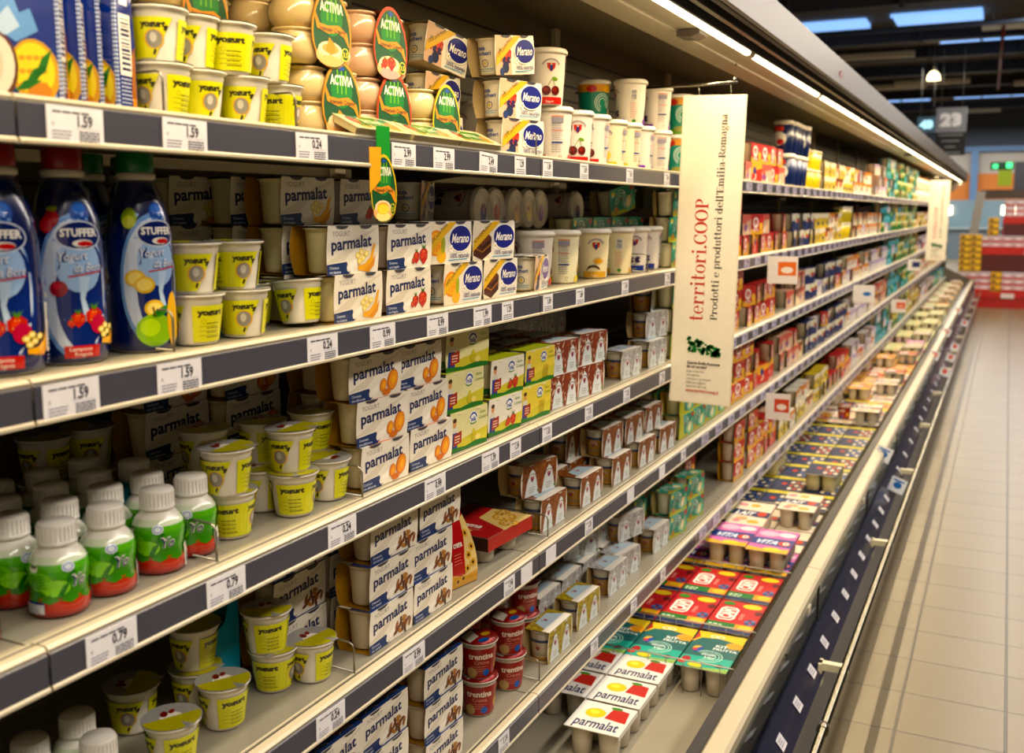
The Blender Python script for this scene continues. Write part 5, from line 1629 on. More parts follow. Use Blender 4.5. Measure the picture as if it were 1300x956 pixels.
# ---- fourth shelf
for y, l, x, r_, row in ((1.077, 0, -.99, 300, 0), (1.201, 0, -1.0, 250, 1), (1.188, 1, -1.0, 280, 1), (1.254, 0, -.965, 320, 0), (1.095, 1, -1.06, 330, 1), (1.095, 0, -1.06, 330, 1), (1.010, 0, -1.1, 0, 2), (0.960, 0, -.975, 300, 0)):
    place('yc', (x, y, Z[4] - .003 + l * CH), math.radians(r_), 4, l, row)
for j in range(4):
    place('gb', (-.965, .62 + .07 * j, Z[4] - .003), math.radians(-90 - 9 * j), 4, 0, 0)
    place('gb', (-1.036, .65 + .07 * j, Z[4] - .003), j, 4, 0, 1)
for l, a, b in ((0, 1.425, 1.568), (1, 1.430, 1.565), (2, 1.440, 1.598)):
    pack('pc', a, 4, l, rz=-2 + rj(2)); pack('pc', b, 4, l, rz=-2 + rj(2))
for l in (0, 1, 2):
    pack('pc', 1.30, 4, l, x=-1.02, row=1); pack('pc', 1.45, 4, l, x=-1.02, row=1)
place('rs', (-1.015, 1.915, Z[4] - .003), math.radians(-4), 4, 0, 0)
place('rb', (-.945, 1.713, Z[4] - .003), math.radians(-12), 4, 0, 0, ry=math.radians(-10))
place('rs', (-1.2, 1.70, Z[4] - .003), 0, 4, 0, 2); place('rs', (-1.2, 1.70, Z[4] + .064), .1, 4, 1, 2)
BH = .0795
for y, l, x, r_, row in ((2.145, 0, -.93, -2, 0), (2.126 + .01, 1, -.96, -12, 0), (2.369, 0, -.922, -2, 0), (2.595, 0, -.922, -2, 0), (2.814, 0, -.922, -2, 0), (3.015, 0, -.922, -3, 0),
                         (2.583, 1, -.945, -3, 0), (2.753, 1, -.94, -3, 0), (2.929, 1, -.94, -3, 0), (2.35, 0, -1.01, 0, 1), (2.50, 0, -1.01, 0, 1), (2.65, 0, -1.01, 0, 1), (2.8, 0, -1.01, 0, 1), (2.5, 1, -1.02, 0, 1), (2.65, 1, -1.02, 0, 1), (2.8, 1, -1.02, 0, 1)):
    pack('cb', y, 4, l, x=x, rz=r_, row=row, H=BH)
for l in (0, 1):
    for j, y in enumerate((3.224, 3.37, 3.515, 3.66)):
        pack(('ty', 'te', 'te', 'ty')[j], y, 4, l, rz=-4, H=.078)
        pack('te', y - .05, 4, l, x=-1.0, row=1, H=.078)

# ---- fifth shelf
for l in (0, 1, 2):
    pack('pc', 1.40, 5, l, rz=-2); pack('pc', 1.604, 5, l, rz=-2); pack('pc', 1.26, 5, l, rz=-2)
    pack('pc', 1.45, 5, l, x=-1.0, row=1); pack('pc', 1.60, 5, l, x=-1.0, row=1)
RH = .0835
for y, l, x, row in ((1.833, 0, -.97, 0), (1.965, 0, -.965, 0), (1.833, 1, -.97, 0), (1.965, 1, -.965, 0), (2.182, 0, -1.03, 1), (2.182, 1, -1.03, 1), (2.173, 2, -1.03, 1), (2.053, 0, -1.05, 1), (2.053, 1, -1.05, 1), (2.102, 2, -1.06, 1), (1.934, 1, -1.06, 1), (1.934, 0, -1.06, 1)):
    place('rc', (x, y, Z[5] - .003 + l * RH), math.radians(-105 + rj(12)), 5, l, row)
for k, y, l, x, r_, row in (('cy', 2.169, 0, -.922, -1, 0), ('cy', 2.376, 0, -.93, -3, 0), ('cs', 2.627, 0, -.94, -2, 0), ('cs', 2.754, 0, -.95, -8, 0),
                            ('cs', 2.862, 1, -.98, -14, 0), ('cs', 3.028, 0, -.94, -3, 0), ('cs', 2.642, 1, -1.05, -25, 1), ('cs', 2.35, 0, -1.03, 0, 1), ('cs', 2.5, 0, -1.03, 0, 1), ('cs', 2.65, 0, -1.03, 0, 1), ('cs', 2.8, 0, -1.03, 0, 1), ('cs', 2.8, 1, -1.04, 0, 1), ('cs', 2.2, 0, -1.1, 0, 2), ('cs', 2.2, 1, -1.1, 0, 2)):
    pack(k, y, 5, l, x=x, rz=r_, row=row, H=BH)
for l in (0, 1):
    for y in (3.185, 3.394):
        pack('te', y, 5, l, rz=-8, H=.078, x=-.93)
    pack('te', 3.05, 5, l, x=-1.02, row=1, H=.078); pack('te', 3.2, 5, l, x=-1.02, row=1, H=.078)
for l in (0, 1, 2):
    for j, y in enumerate((3.988, 4.227, 4.363)):
        if l < 3 - j * .5:
            pack('rp' if (l + j) % 2 else 'rd', y, 5, l, rz=-3, H=.078)
    pack('rd', 3.62, 5, l if l < 2 else 0, x=-1.02 - (.1 if l == 2 else 0), row=1 + (l == 2), H=.078)
for s, y in ((3, 3.72), (3, 3.87), (4, 3.81), (4, 3.955), (4, 4.10)):
    for l in (0, 1, 2):
        pack('rd' if l % 2 else 'rp', y, s, l, rz=rj(8), H=.078)

# ---- well
WX = -.612


def wellp(kind, y, col=0, lvl=0, dz=0.0, rx=0.0, rz=0.0, x=0.0, w=.14):
    place(kind, (WX - w / 2 - col * .145 + x, y, Z[6] + lvl * .0775 + dz), math.radians(rz), 6, lvl, col, rx=math.radians(rx))


wellp('ww', 2.50, 1); wellp('ww', 2.50, 2); wellp('ww', 2.35, 1); wellp('ww', 2.35, 2); wellp('ww', 2.2, 1)
wellp('w8', 2.69, 0, x=-.0); wellp('w8', 2.69, 1); wellp('w8', 2.69, 2)
for c in range(3):
    wellp('wr', 2.96, c); wellp('wr', 3.16 + .06, c, lvl=0)
for c in range(4):
    wellp('wp', 3.50, c)
wellp('wp', 3.50, 0, lvl=1, x=-.0); wellp('wp', 3.52, 1, lvl=1)
wellp('wc', 3.76, 2); wellp('wc', 3.76, 1); wellp('wc', 3.76, 0); wellp('wc', 3.80, 1, lvl=1, rx=4); wellp('wc', 3.78, 3)
wellp('wc', 4.02, 0); wellp('wc', 4.03, 0, lvl=1); wellp('wc', 4.02, 1); wellp('wg', 4.05, 2, rx=0)
y = 4.32
i = 0
while y < 6.0:
    for c in range(4):
        wellp('wn' if (i * 2 + c) % 3 == 0 else 'wo', y, c)
    i += 1; y += .255
wellp('wn', 4.62, 0, lvl=1); wellp('wn', 4.80, 2, lvl=1)
place('rc', (-.82, 6.2, Z[6] + .077), 0, 6, 1, 1)
i = 0
y = 6.2
while y < 18.0:
    if 6.2 <= y < 7.6: ks, lv = ('wc', 'wc', 'wy', 'wn'), (2, 1, 1, 1)
    elif y < 8.8: ks, lv = ('wy', 'wc', 'wr', 'wy'), (1, 1, 2, 1)
    elif y < 10.4: ks, lv = ('wc', 'wg', 'wg', 'wp'), (2, 2, 1, 1)
    elif y < 13: ks, lv = ('wg', 'wg', 'wg', 'wg'), (2, 2, 1, 1)
    else: ks, lv = ('wg', 'w8', 'wc', 'wy'), (2, 2, 3, 1)
    for c in range(4):
        for l in range(lv[(c + i) % 4]):
            if l == 0 or (c < 3 and l == 1) or c == 0:
                wellp(ks[(c + i * 3) % 4], y, c, lvl=l)
    i += 1; y += .258

# ---- everything further down the aisle, bay after bay
FAR = {
    1: [(3.49, 3.95, 'f2', 2), (3.95, 4.55, 'f1', 2), (4.55, 4.80, 'f2', 2), (4.80, 5.30, 'g1', 2), (5.30, 5.75, 'g2', 2), (5.75, 7.0, 'f3', 2), (7.0, 8.2, 'f7', 2), (8.2, 9.0, 'f8', 3), (9.0, 9.8, 'f6', 4), (9.8, 12.0, 'f5', 4), (12.0, 14.0, 'g3', 2), (14.0, 16.2, 'g4', 2), (16.2, 18.1, 'f8', 2)],
    2: [(3.45, 3.9, 'f1', 3), (3.95, 4.95, 'f1', 2), (4.95, 5.6, 'f4', 2), (5.6, 6.5, 'f3', 2), (6.5, 7.0, 'g2', 2), (7.0, 8.7, 'f7', 2), (8.7, 9.5, 'f6', 3), (9.5, 12.0, 'f5', 3), (12.0, 13.5, 'f3', 2), (13.5, 15.3, 'f7', 2), (15.3, 18.1, 'g4', 2)],
    3: [(4.02, 4.6, 'f1', 2), (4.9, 5.4, 'f2', 2), (5.4, 6.7, 'f4', 2), (6.7, 8.0, 'f7', 2), (8.0, 9.2, 'f8', 2), (9.2, 10.1, 'f6', 3), (10.1, 12.4, 'f5', 3), (12.4, 14.2, 'f8', 2), (14.2, 16.0, 'f4', 2), (16.0, 18.1, 'g4', 2)],
    4: [(4.19, 4.75, 'f1', 2), (4.75, 5.4, 'f2', 2), (5.4, 6.9, 'f4', 2), (6.9, 8.4, 'f8', 2), (8.4, 9.4, 'f2', 2), (9.4, 10.4, 'f6', 3), (10.4, 12.4, 'f5', 3), (12.4, 14.8, 'f7', 2), (14.8, 18.1, 'f3', 2)],
    5: [(4.44, 4.75, 'f1', 2), (4.75, 6.3, 'f3', 2), (6.3, 7.2, 'f1', 2), (7.2, 8.6, 'f8', 2), (8.6, 9.8, 'f6', 3), (9.8, 11.4, 'f5', 3), (11.4, 13.2, 'f3', 3), (13.2, 15.6, 'f8', 2), (15.6, 18.1, 'f6', 2)],
}
MIX = {'f1': ('f0', 'f2'), 'f2': ('f9', 'f1'), 'f3': ('f9', 'f7'), 'f4': ('f8', 'f3', 'f1'), 'f5': ('f6', 'f3'), 'f6': ('f5', 'f8'), 'f7': ('f9', 'f8', 'f0'), 'f8': ('f4', 'f7', 'f2')}
for s, runs in FAR.items():
    for a, b, k, lv in runs:
        step, hh = {'g': ((.1, .131) if k in ('g1', 'g3') else (.078, .1 if k == 'g2' else .09)), 'f': (.146, .08)}[k[0]]
        if k == 'g1': hh = .151
        y = a + step / 2
        zone = 'beyond banner' if a < 8 else 'far down aisle'
        while y + step / 2 <= b + .01:
            top = lv - (rnd.random() < .22 and lv > 1)
            for l in range(top):
                kk = k
                if k[0] == 'f' and rnd.random() < .3:
                    kk = rnd.choice(MIX.get(k, (k,)))
                place(kk, (-.957 + rj(.006), y, Z[s] - .003 + l * hh), rj(.16) - .03, s, l, 0, zone=zone)
            if y < 7.5 and s > 1:
                place(k, (-1.04 + rj(.006), y, Z[s] - .003), rj(.1), s, 0, 1, zone=zone)
            y += step

# the packs furthest down the aisle, past the three hundred that show largest, are one mass
for nm in ('yogurt_pack',):
    L = sorted((d for d in PLACED if d['o'].name.split('.')[0] == nm), key=lambda d: d['y'])
    rest = L[290:]
    if rest:
        vs, fs, cs, off = [], [], [], 0
        for d in rest:
            o = d['o']; me = o.data
            mw = Matrix.LocRotScale(o.location, o.rotation_euler, None)
            vs += [tuple(mw @ v.co) for v in me.vertices]
            fs += [tuple(i + off for i in p.vertices) for p in me.polygons]
            buf = [0.0] * (4 * len(me.loops)); me.color_attributes['Col'].data.foreach_get('color', buf); cs += buf
            off += len(me.vertices)
            bpy.data.objects.remove(o)
        me = bpy.data.meshes.new('yogurt_pack'); me.from_pydata(vs, [], fs); me.materials.append(M['card'])
        me.color_attributes.new('Col', 'FLOAT_COLOR', 'CORNER').data.foreach_set('color', cs)
        tag(obj('yogurt_pack', me), 'mass of blurred yogurt packs filling the far bays of the chiller', 'yogurt packs', None, 'stuff')
        gone = set(id(d) for d in rest); PLACED[:] = [d for d in PLACED if id(d) not in gone]
label_all()

# ================================================================ price tags, dividers, flags
TAGN = {}


def tag_mesh(price, w=.072, h=.038):
    key = (price, w)
    if key not in TAGN:
        paper = '#dedde2' if w != .049 else '#a9a5ba'
        if w == .049: w = .09
        m = MB(); m.box(0, .0008, -w / 2, w / 2, -h, 0, paper)
        a = Art(); a.rect(0, 0, w, h, paper)
        if price == 'blank':
            pass
        elif w > .05 and w != .09:
            a.lines(w * .1, h * .8, w * .75, 1, .01, .0022, '#333340', .05); a.text(price, w * .5, h * .47, h * .3, '#1b1b24', bold=.04, w=w * .3)
            a.text('€', w * .08, h * .45, h * .1, '#44444e'); a.lines(w * .08, h * .3, w * .45, 3, .0035, .0012, '#6c6c78'); a.lines(w * .55, h * .3, w * .92, 4, .003, .0016, '#44444e', .02)
            a.rect(w * .5, h * .4, w * .92, h * .41, '#8a8a92')
        else:
            a.lines(w * .12, h * .8, w * .8, 1, .01, .0022, '#4a4a58', .05); a.text(price, w * .4, h * .48, h * .28, '#24242e', bold=.04, w=w * .42); a.lines(w * .12, h * .3, w * .9, 3, .004, .0018, '#6c6c78', .05)
        m.stamp(a, lambda u, v, off: (.0008 + off, u - w / 2, v - h))
        TAGN[key] = m.mesh('price_tag', ['card'])
    return TAGN[key]


tagcount = {}


def price_tag(s, y, price, w=.072, h=.038, tilt=0.0, zone=None):
    o = obj('price_tag', tag_mesh(price, w, h), None, (-.8812, y, Z[s] - .0075)); o.rotation_euler = (tilt, 0, 0)
    tagcount.setdefault((s, zone), []).append((y, o, price))


for s, L in {1: ((0.772, '1.59'), (0.930, '1.59'), (1.174, '0.24'), (1.415, '2.99'), (1.545, '2.99'), (1.713, '2.49')),
             2: ((0.748, '1.59'), (0.905, '1.59'), (1.188, '0.24'), (1.345, '0.99'), (1.518, '0.99'), (1.686, '1.99')),
             3: ((0.784, '0.79'), (0.971, '0.79'), (1.226, '0.24'), (1.504, '0.99'), (1.717, '1.39')),
             4: ((1.426, '0.99'), (0.787, '0.79'), (0.976, '0.79'), (1.186, '0.24')),
             5: ((1.513, '0.99'),)}.items():
    for y, p in L:
        price_tag(s, y, p, tilt=(-.05 if p == '2.49' else rj(.012)))
for s, L in {1: ((1.850, '1.29'), (1.985, '1.89'), (2.190, '1.89'), (2.502, '1.89'), (2.817, '1.89'), (2.965, '1.09')),
             2: ((1.793, '1.29'), (1.989, '1.89'), (2.172, '1.89'), (2.479, '1.09'), (2.843, '1.09'), (3.019, '1.09')),
             3: ((1.829, '1.39'), (1.988, '1.35'), (2.234, '1.35'), (2.503, '1.35'), (2.809, '1.35'), (3.058, '1.09'), (3.174, '1.09')),
             4: ((1.800, '1.99'), (1.884, 'blank'), (2.012, 'blank'), (2.241, '1.35'), (2.547, 'blank'), (2.826, 'blank'), (3.045, '1.09')),
             5: ((2.287, '1.35'), (2.588, '1.35'), (2.854, '1.35'), (1.774, '1.19'))}.items():
    for y, p in L:
        price_tag(s, y, p, w=.05 if p != 'blank' else .055)
for s in range(1, 6):
    y = 3.3
    i = 0
    while y < 18:
        price_tag(s, y, ('1.09', '1.35', '1.99')[(i + s) % 3], w=.049, zone='beyond')
        i += 1; y += .18 if y < 7 else .34
for (s, zone), L in tagcount.items():
    L.sort(key=lambda t: t[0])
    for i, (y, o, p) in enumerate(L):
        if zone:
            tag(o, 'white price tag on the %s rail among those beyond the banner' % SHELFNAME[s], 'price tag', 'price tags on the %s rail beyond the banner' % SHELFNAME[s])
        else:
            tag(o, ('blank white tag' if p == 'blank' else 'white price tag %s' % p) + ', %s from left on the %s rail' % (ORD[i], SHELFNAME[s]), 'price tag', 'price tags on the near rails')
# tags on the sloping strip of the well
b = MB(); b.box(-.0005, .0005, -.024, .024, -.016, .016, '#cfcdd2'); a = Art(); a.lines(.008, .022, .04, 3, .007, .0025, '#4a4a58'); b.stamp(a, lambda u, v, off: (.0005 + off, u - .024, v - .016))
wt = b.mesh('price_tag', ['card'])
y = 2.0
i = 0
while y < 17.5:
    o = obj('price_tag', wt, None, (-.4385, y, .306)); o.rotation_euler = (0, math.radians(-39), 0)
    tag(o, ('small white ticket on the dark ticket strip of the well, ' + (ORD[i] + ' from the near end' if i < 8 else 'towards its far end')), 'price tag', 'tickets on the well strip')
    i += 1; y += .22 if y < 5 else .36

# bent wire dividers
wd = MB()
def wire(b, h=.05, d=.3, r=.0017):
    b.tube([(0, 0, -.002), (0, 0, h - .01), (-.003, 0, h - .003), (-.01, 0, h), (-.06, 0, h), (-d, 0, h), (-d, 0, 0)], r, 6)
    b.tube([(0, 0, .001), (-d, 0, .001)], r, 6); b.tube([(-.055, 0, 0), (-.055, 0, h)], r, 6)
    b.tube([(-.11, 0, 0), (-.11, 0, h)], r, 6)
wire(wd)
wm = wd.mesh('wire_divider', ['wire'])
for s, y, lb in ((1, .925, 'beside the drink pouches'), (1, 1.175, 'left of the oval packs'), (1, 1.985, 'left of the cherry tubs'), (2, .925, 'between blue bottles and yellow cups'), (2, 2.74, 'left of the teal packs'),
                 (3, .985, 'between green bottles and yellow cups'), (3, 1.320, 'left of the apricot packs'), (4, 1.288, 'left of the cereal packs'), (4, 2.056, 'beside the brown crested packs'), (5, 2.011, 'left of the yellow patterned packs')):
    o = obj('wire_divider', wm, None, (-.908, y, Z[s])); o.rotation_euler = (0, 0, math.radians(-4))
    tag(o, 'bent wire divider on the %s %s' % (SHELFNAME[s], lb), 'shelf divider', 'wire dividers on the shelves')
# wire partitions across the well
b = MB(); b.tube([(-.76, 0, 0), (-.76, 0, .088), (-.75, 0, .094), (-.015, 0, .094), (0, 0, .084), (0, 0, 0)], .0022, 6)
for k in range(14):
    b.tube([(-.05 - .05 * k, 0, 0), (-.05 - .05 * k, 0, .094)], .0014, 5)
wp = b.mesh('wire_partition', ['wire'])
for y, lb in ((2.562, 'in front of the teal fruit packs'), (2.826, 'behind the teal fruit packs'), (3.365, 'in front of the pink navy packs'), (4.17, 'behind the cream pink packs'), (6.05, 'behind the yellow striped packs'), (9.0, 'halfway along'), (12.5, 'towards the far end')):
    o = obj('wire_partition', wp, None, (-.578, y, Z[6])); tag(o, 'wire partition across the bottom well %s' % lb, 'well partition', 'wire partitions in the well')
# cyan cardboard trays behind the cups
def cyan(y, x, z, lb, h=.06, L=.09):
    b = MB()
    pts = [(0, 0), (L, 0), (L, h), (L * .75, h), (L * .5, h * .72), (0, h * .62)]
    for sx in (0, .0015):
        b.poly([(sx, p, q) for p, q in (pts if sx else pts[::-1])], '#1a8fae')
    b.box(-.08, 0, 0, .0015, 0, h * .62, '#1787a6'); b.box(-.08, .001, 0, L, 0, .0015, '#1787a6'); b.box(-.08, 0, L - .0015, L, 0, h, '#1787a6')
    o = obj('cardboard_tray', b.mesh('cardboard_tray', ['card']), None, (x, y, z)); tag(o, lb, 'cardboard tray', 'cyan cardboard trays'); return o
cyan(1.10, -.995, Z[2] - .003, 'cyan cardboard tray between yellow cups on the second shelf', h=.105, L=.085)
cyan(.90, -1.06, Z[3] - .003, 'cyan cardboard tray behind the green bottles on the third shelf', h=.085, L=.1)
cyan(1.12, -1.05, Z[4] - .003, 'cyan cardboard tray behind yellow cups on the fourth shelf', h=.16, L=.06)

# oval wobbler card hanging from the top rail
b = MB(); W, H = .05, .105
pl = [(x, z - H - .03) for x, z in oval(W, H, 22)]
b.poly([(.0006, x - W / 2, z) for x, z in pl][::-1], '#1d6a2e'); b.poly([(-.0006, x - W / 2, z) for x, z in pl], '#1d6a2e')
b.box(-.0006, .0006, -.012, .012, -.05, .012, '#2a8a35')
A = art_activia('lemon', '#e0bb24', W, H)
b.stamp(A, lambda u, v, off: (.0008 + off, u - W / 2, v - H - .03))
b.poly([(.002, -.026, -.02), (.004, -.006, -.02), (.004, -.008, -.07), (.002, -.026, -.09)][::-1], '#e0a01c')
o = obj('shelf_wobbler', b.mesh('shelf_wobbler', ['card']), None, (-.872, 1.341, Z[1] + .002), math.radians(-25))
tag(o, 'green oval promotional card hanging from the top shelf rail', 'shelf card')
# small hanging flags further on
def flag(y, s, c1, c2, lb, w=.12, h=.11, x=-.868, z=None):
    b = MB(); b.box(-w * .5, w * .5, -.0008, .0008, -h, 0, '#d9d5d2')
    a = Art(); a.rect(w * .35, h * .3, w * .95, h * .8, c1); a.ell(w * .65, h * .5, w * .2, h * .12, c2)
    b.stamp(a, lambda u, v, off: (u - w / 2, -.0008 - off, v - h))
    o = obj('shelf_flag', b.mesh('shelf_flag', ['card']), None, (x + w / 2, y, z or Z[s] - .01)); tag(o, lb, 'shelf flag', 'small flags along the shelf rails')
flag(4.15, 2, '#d0692c', '#e0d8cf', 'white and orange flag on the second shelf rail beside the banner')
flag(4.2, 4, '#c04a30', '#e0d8cf', 'white and red flag on the fourth shelf rail beside the banner', w=.1)
flag(6.75, 3, '#d9d8da', '#2c64ac', 'white and blue flag on the third shelf rail', w=.13)
flag(9.2, 4, '#c8553a', '#d9a08c', 'orange flag on the fourth shelf rail towards the far end', w=.12)
flag(10.6, 3, '#27305e', '#27305e', 'navy flag on the third shelf rail towards the far end', w=.12)
def ticket(x, y, z, c, lb, rz=-25):
    b = MB(); b.box(-.04, .04, -.0008, .0008, -.035, .035, '#cfd4dc'); a = Art(); a.ell(.04, .035, .022, .016, c, n=12); a.rect(.012, .052, .068, .06, c)
    b.stamp(a, lambda u, v, off: (u - .04, -.0008 - off, v - .035))
    o = obj('rail_ticket', b.mesh('rail_ticket', ['card']), None, (x, y, z)); o.rotation_euler = (math.radians(-20), math.radians(12), math.radians(rz)); tag(o, lb, 'ticket', 'tickets clipped to the well front')
ticket(-.47, 4.95, .49, '#2c62a8', 'blue and white ticket clipped to the cream well rail')
ticket(-.405, 5.0, .335, '#2c62a8', 'blue and white ticket clipped above the chrome bumper rail')
for i, (x, y, z) in enumerate(((-.47, 8.6, .49), (-.4, 8.8, .335), (-.47, 10.3, .49), (-.4, 10.5, .335), (-.4, 9.7, .335), (-.47, 12.6, .49), (-.4, 12.8, .335))):
    ticket(x, y, z, '#c04a34', 'red and white ticket far down the ' + ('cream well rail' if x < -.45 else 'ticket strip') + ', ' + ORD[(i // 2)] + ' of them')


# ================================================================ hanging banners
def banner(y, x0, w, z1, h, lb, tilt):
    r = obj('hanging_banner', None, None, (x0, y, z1)); r.rotation_euler = (0, math.radians(tilt), 0)
    b = MB(); b.box(0, w, -.0006, .0006, -h, 0, '#e6dfcf')
    b.box(-.004, w + .004, -.002, -.0012, -h - .004, .002, '#ded6c4')
    a = Art(); a.rect(0, 0, w, h, '#e7e0d0')
    s = w / .172
    def vtext(t, u, v, hh, L, c, bold=0.0):
        a.text(t, u, v, hh, c, w=L, rot=90, bold=bold)
    g = Art(); gw = g.serif('territori.COOP', '#b8342a'); sx_ = h * .4 / gw; sy_ = w * .165
    for q, c, k in g.p:
        a.p.append(([(w * .49 - v * sy_, h * .272 + u * sx_) for u, v in q], c, k * .25 + a.k))
    a.k += int(g.k * .25) + 1
    
    g = Art(); gw = g.serif("Prodotti e produttori dell'Emilia-Romagna", '#2a2727')
    for q, c, k in g.p:
        a.p.append(([(w * .725 - v * w * .085, h * .278 + u * h * .665 / gw) for u, v in q], c, k * .25 + a.k))
    a.k += int(g.k * .25) + 1
    # little green map
    r2 = random.Random(4); a.k += 1
    for i in range(95):
        u = r2.random(); v = r2.uniform(-.5, .5) * (1 - .5 * u)
        cx_, cy_ = w * (.26 + .54 * u), h * (.195 - .025 * u + v * .05)
        q = w * r2.uniform(.018, .04)
        a.p.append(([(cx_ - q, cy_ - q * .6), (cx_ + q * .5, cy_ - q), (cx_ + q, cy_ + q * .5), (cx_ - q * .3, cy_ + q)], '#1f7a33', a.k))
    a.text('Quanta Emilia-Romagna', w * .26, h * .128, h * .009, '#3c3434', w=w * .56, bold=.03); a.text('hai nel carrello?', w * .26, h * .115, h * .009, '#3c3434', w=w * .34, bold=.03)
    for i, t in enumerate(('Segui il marchio', 'che segnala', 'i prodotti e i produttori', 'della tua regione,', 'selezionati da Coop.')):
        a.text(t, w * .26, h * (.1 - .0125 * i), h * .0075, '#5c5450', w=w * (.3, .22, .42, .34, .36)[i])
    a.text('www.territori.coop.it', w * .26, h * .034, h * .011, '#b8372c', w=w * .56, bold=.02)
    b.stamp(a, lambda u, v, off: (u, -.0022 - off, v - h))
    obj('banner_sheet', b.mesh('banner_sheet', ['card']), r)
    k = MB()
    for t in (.22, .74):
        k.tube([(w * t, 0, -.01), (w * t + .003, 0, .01), (w * t, 0, .028)], .0012, 5)
    obj('hook', k.mesh('hook', ['wire']), r)
    k = MB(); k.tube([(-.12, 0, .026), (w * .2, 0, .03), (w * .85, 0, .036)], .004, 8); k.tube([(w * .8, 0, .034), (w * .8, 0, .05)], .004, 6); k.tube([(-.12, 0, .026), (-.34, 0, .016)], .0035, 6)
    obj('hanging_arm', k.mesh('hanging_arm', ['chrome']), r)
    tag(r, lb, 'banner', 'promotional banners hung from the chiller')


banner(2.9, -.857, .176, 1.947, .885, 'large cream vertical banner with red lettering hanging near the middle', 1.6)
banner(12.2, -.80, .2, 1.955, .87, 'cream banner with red lettering at the far end of the chiller', 1.0)

# ================================================================ beyond the chiller
def stand_tier(lb, x0, x1, y0, y1, z0, z1, side=False):
    r = obj('promotion_stand', None, None, (0, 18.9, 0)); tag(r, lb, 'display stand', 'tiers of the red stepped stand')
    b = MB(); b.box(x0, x1, y0, y1, z0, z1 - .004, '#a81c1a'); obj('plinth', b.mesh('plinth', ['plastic']), r)
    b = MB(); b.box(x0, x1, y0 - .02, y0, z1 - .1, z1, '#b52420')
    obj('front_panel', b.mesh('front_panel', ['plastic']), r)
    for q in (.35, .72):
        b = MB(); b.box(x0 + (x1 - x0) * q, x0 + (x1 - x0) * q + .2, y0 - .026, y0 - .02, z1 - .1, z1 - .02, '#d9cfd0')
        obj('price_card', b.mesh('price_card', ['card']), r)
    if z0 == 0 and z1 > .5:
        b = MB(); b.box(x0 + .02, x1 - .02, y0 - .008, y0, .0, z1 - .1, '#4c0d10'); obj('tier_shade_sheet', b.mesh('tier_shade_sheet', ['plastic']), r)  # dark red sheet paints the shade of the gap between tiers


stand_tier('lowest front tier of the red promotion stand', -.95, 1.6, 0, .5, 0, .27)
stand_tier('middle tier of the red promotion stand behind the lowest', -.45, 1.6, .53, 1.0, 0, .98)
stand_tier('top rear tier of the red promotion stand', -.1, 1.6, 1.03, 1.5, 0, 1.5)
b = MB(); w = .17; hh = .105
b.box(-w / 2, w / 2, -.1, .1, 0, hh - .01, '#c9b9bd'); b.box(-w / 2 - .003, w / 2 + .003, -.103, .103, hh - .02, hh, '#bdbcc8')
a = Art(); a.rect(0, 0, w, hh * .32, '#b5544f'); a.ell(w * .5, hh * .55, w * .26, hh * .24, '#dcd9de', n=12); a.rect(w * .1, hh * .82, w * .9, hh * .9, '#c98a8c')
b.stamp(a, lambda u, v, off: (u - w / 2, -.103 - off, v))
carton = b.mesh('drink_carton_pack', ['card'])
b = MB(); b.box(-w / 2, w / 2, -.1, .1, 0, hh, '#d3a11c'); a = Art(); a.rect(0, hh * .1, w, hh * .3, '#2c2418'); a.ell(w * .3, hh * .6, w * .18, hh * .2, '#3b2a14', n=8); a.rect(w * .55, hh * .45, w * .9, hh * .75, '#e6c34a')
b.stamp(a, lambda u, v, off: (u - w / 2, -.1 - off, v))
ybox = b.mesh('snack_box', ['card'])
n = 0
for tier, (xs, y, z, lv, nm) in enumerate((([-.86 + .178 * i for i in range(12)], 19.15, .27, 3, 'lowest tier'), ([-.36 + .178 * i for i in range(10)], 19.65, .98, 2, 'middle tier'), ([-.0 + .178 * i for i in range(8)], 20.15, 1.5, 3, 'top tier'))):
    for i, x in enumerate(xs):
        for l in range(lv):
            last = l == lv - 1
            if last and tier == 2 and i % 4 == 3: continue
            yb = tier == 0 and i in (4,)
            o = obj('snack_box' if yb else 'carton_pack', ybox if yb else carton, None, (x, y, z + l * .106))
            lb = ('yellow black box' if yb else 'white red carton') + ', %s, %s of the red stand%s' % (LVL[l], nm, '' if i > 11 else ', %s from left' % ORD[i])
            tag(o, lb, 'box' if yb else 'carton pack', '%s on the red stand' % ('yellow boxes' if yb else 'white red cartons'))
for i in range(6):
    o = obj('snack_box', ybox, None, (-.66, 19.1 + .12, .27 + .318 + .106 * i)); tag(o, 'yellow box, %s up in the tall stack on the red stand' % ORD[i], 'box', 'tall stack of yellow boxes')
    o = obj('snack_box', ybox, None, (-.485, 19.22, .27 + .318 + .106 * i)); tag(o, 'yellow box, %s up in the stack beside the tall one' % ORD[i], 'box', 'stack of yellow boxes beside')
    if i < 3:
        o = obj('snack_box', ybox, None, (-.24, 19.68, 1.192 + .106 * i)); tag(o, 'yellow box, %s up on the middle tier end' % ORD[i], 'box', 'yellow boxes on the middle tier end')
b = MB(); prism(b, [(-.84, 0), (-.68, 0), (-.44, 2.0), (-.6, 2.0)], 22.0, 22.05, '#a8a49c')
tag(obj('leaning_board', b.mesh('leaning_board', ['card'])), 'pale grey board leaning behind the red stand', 'board')
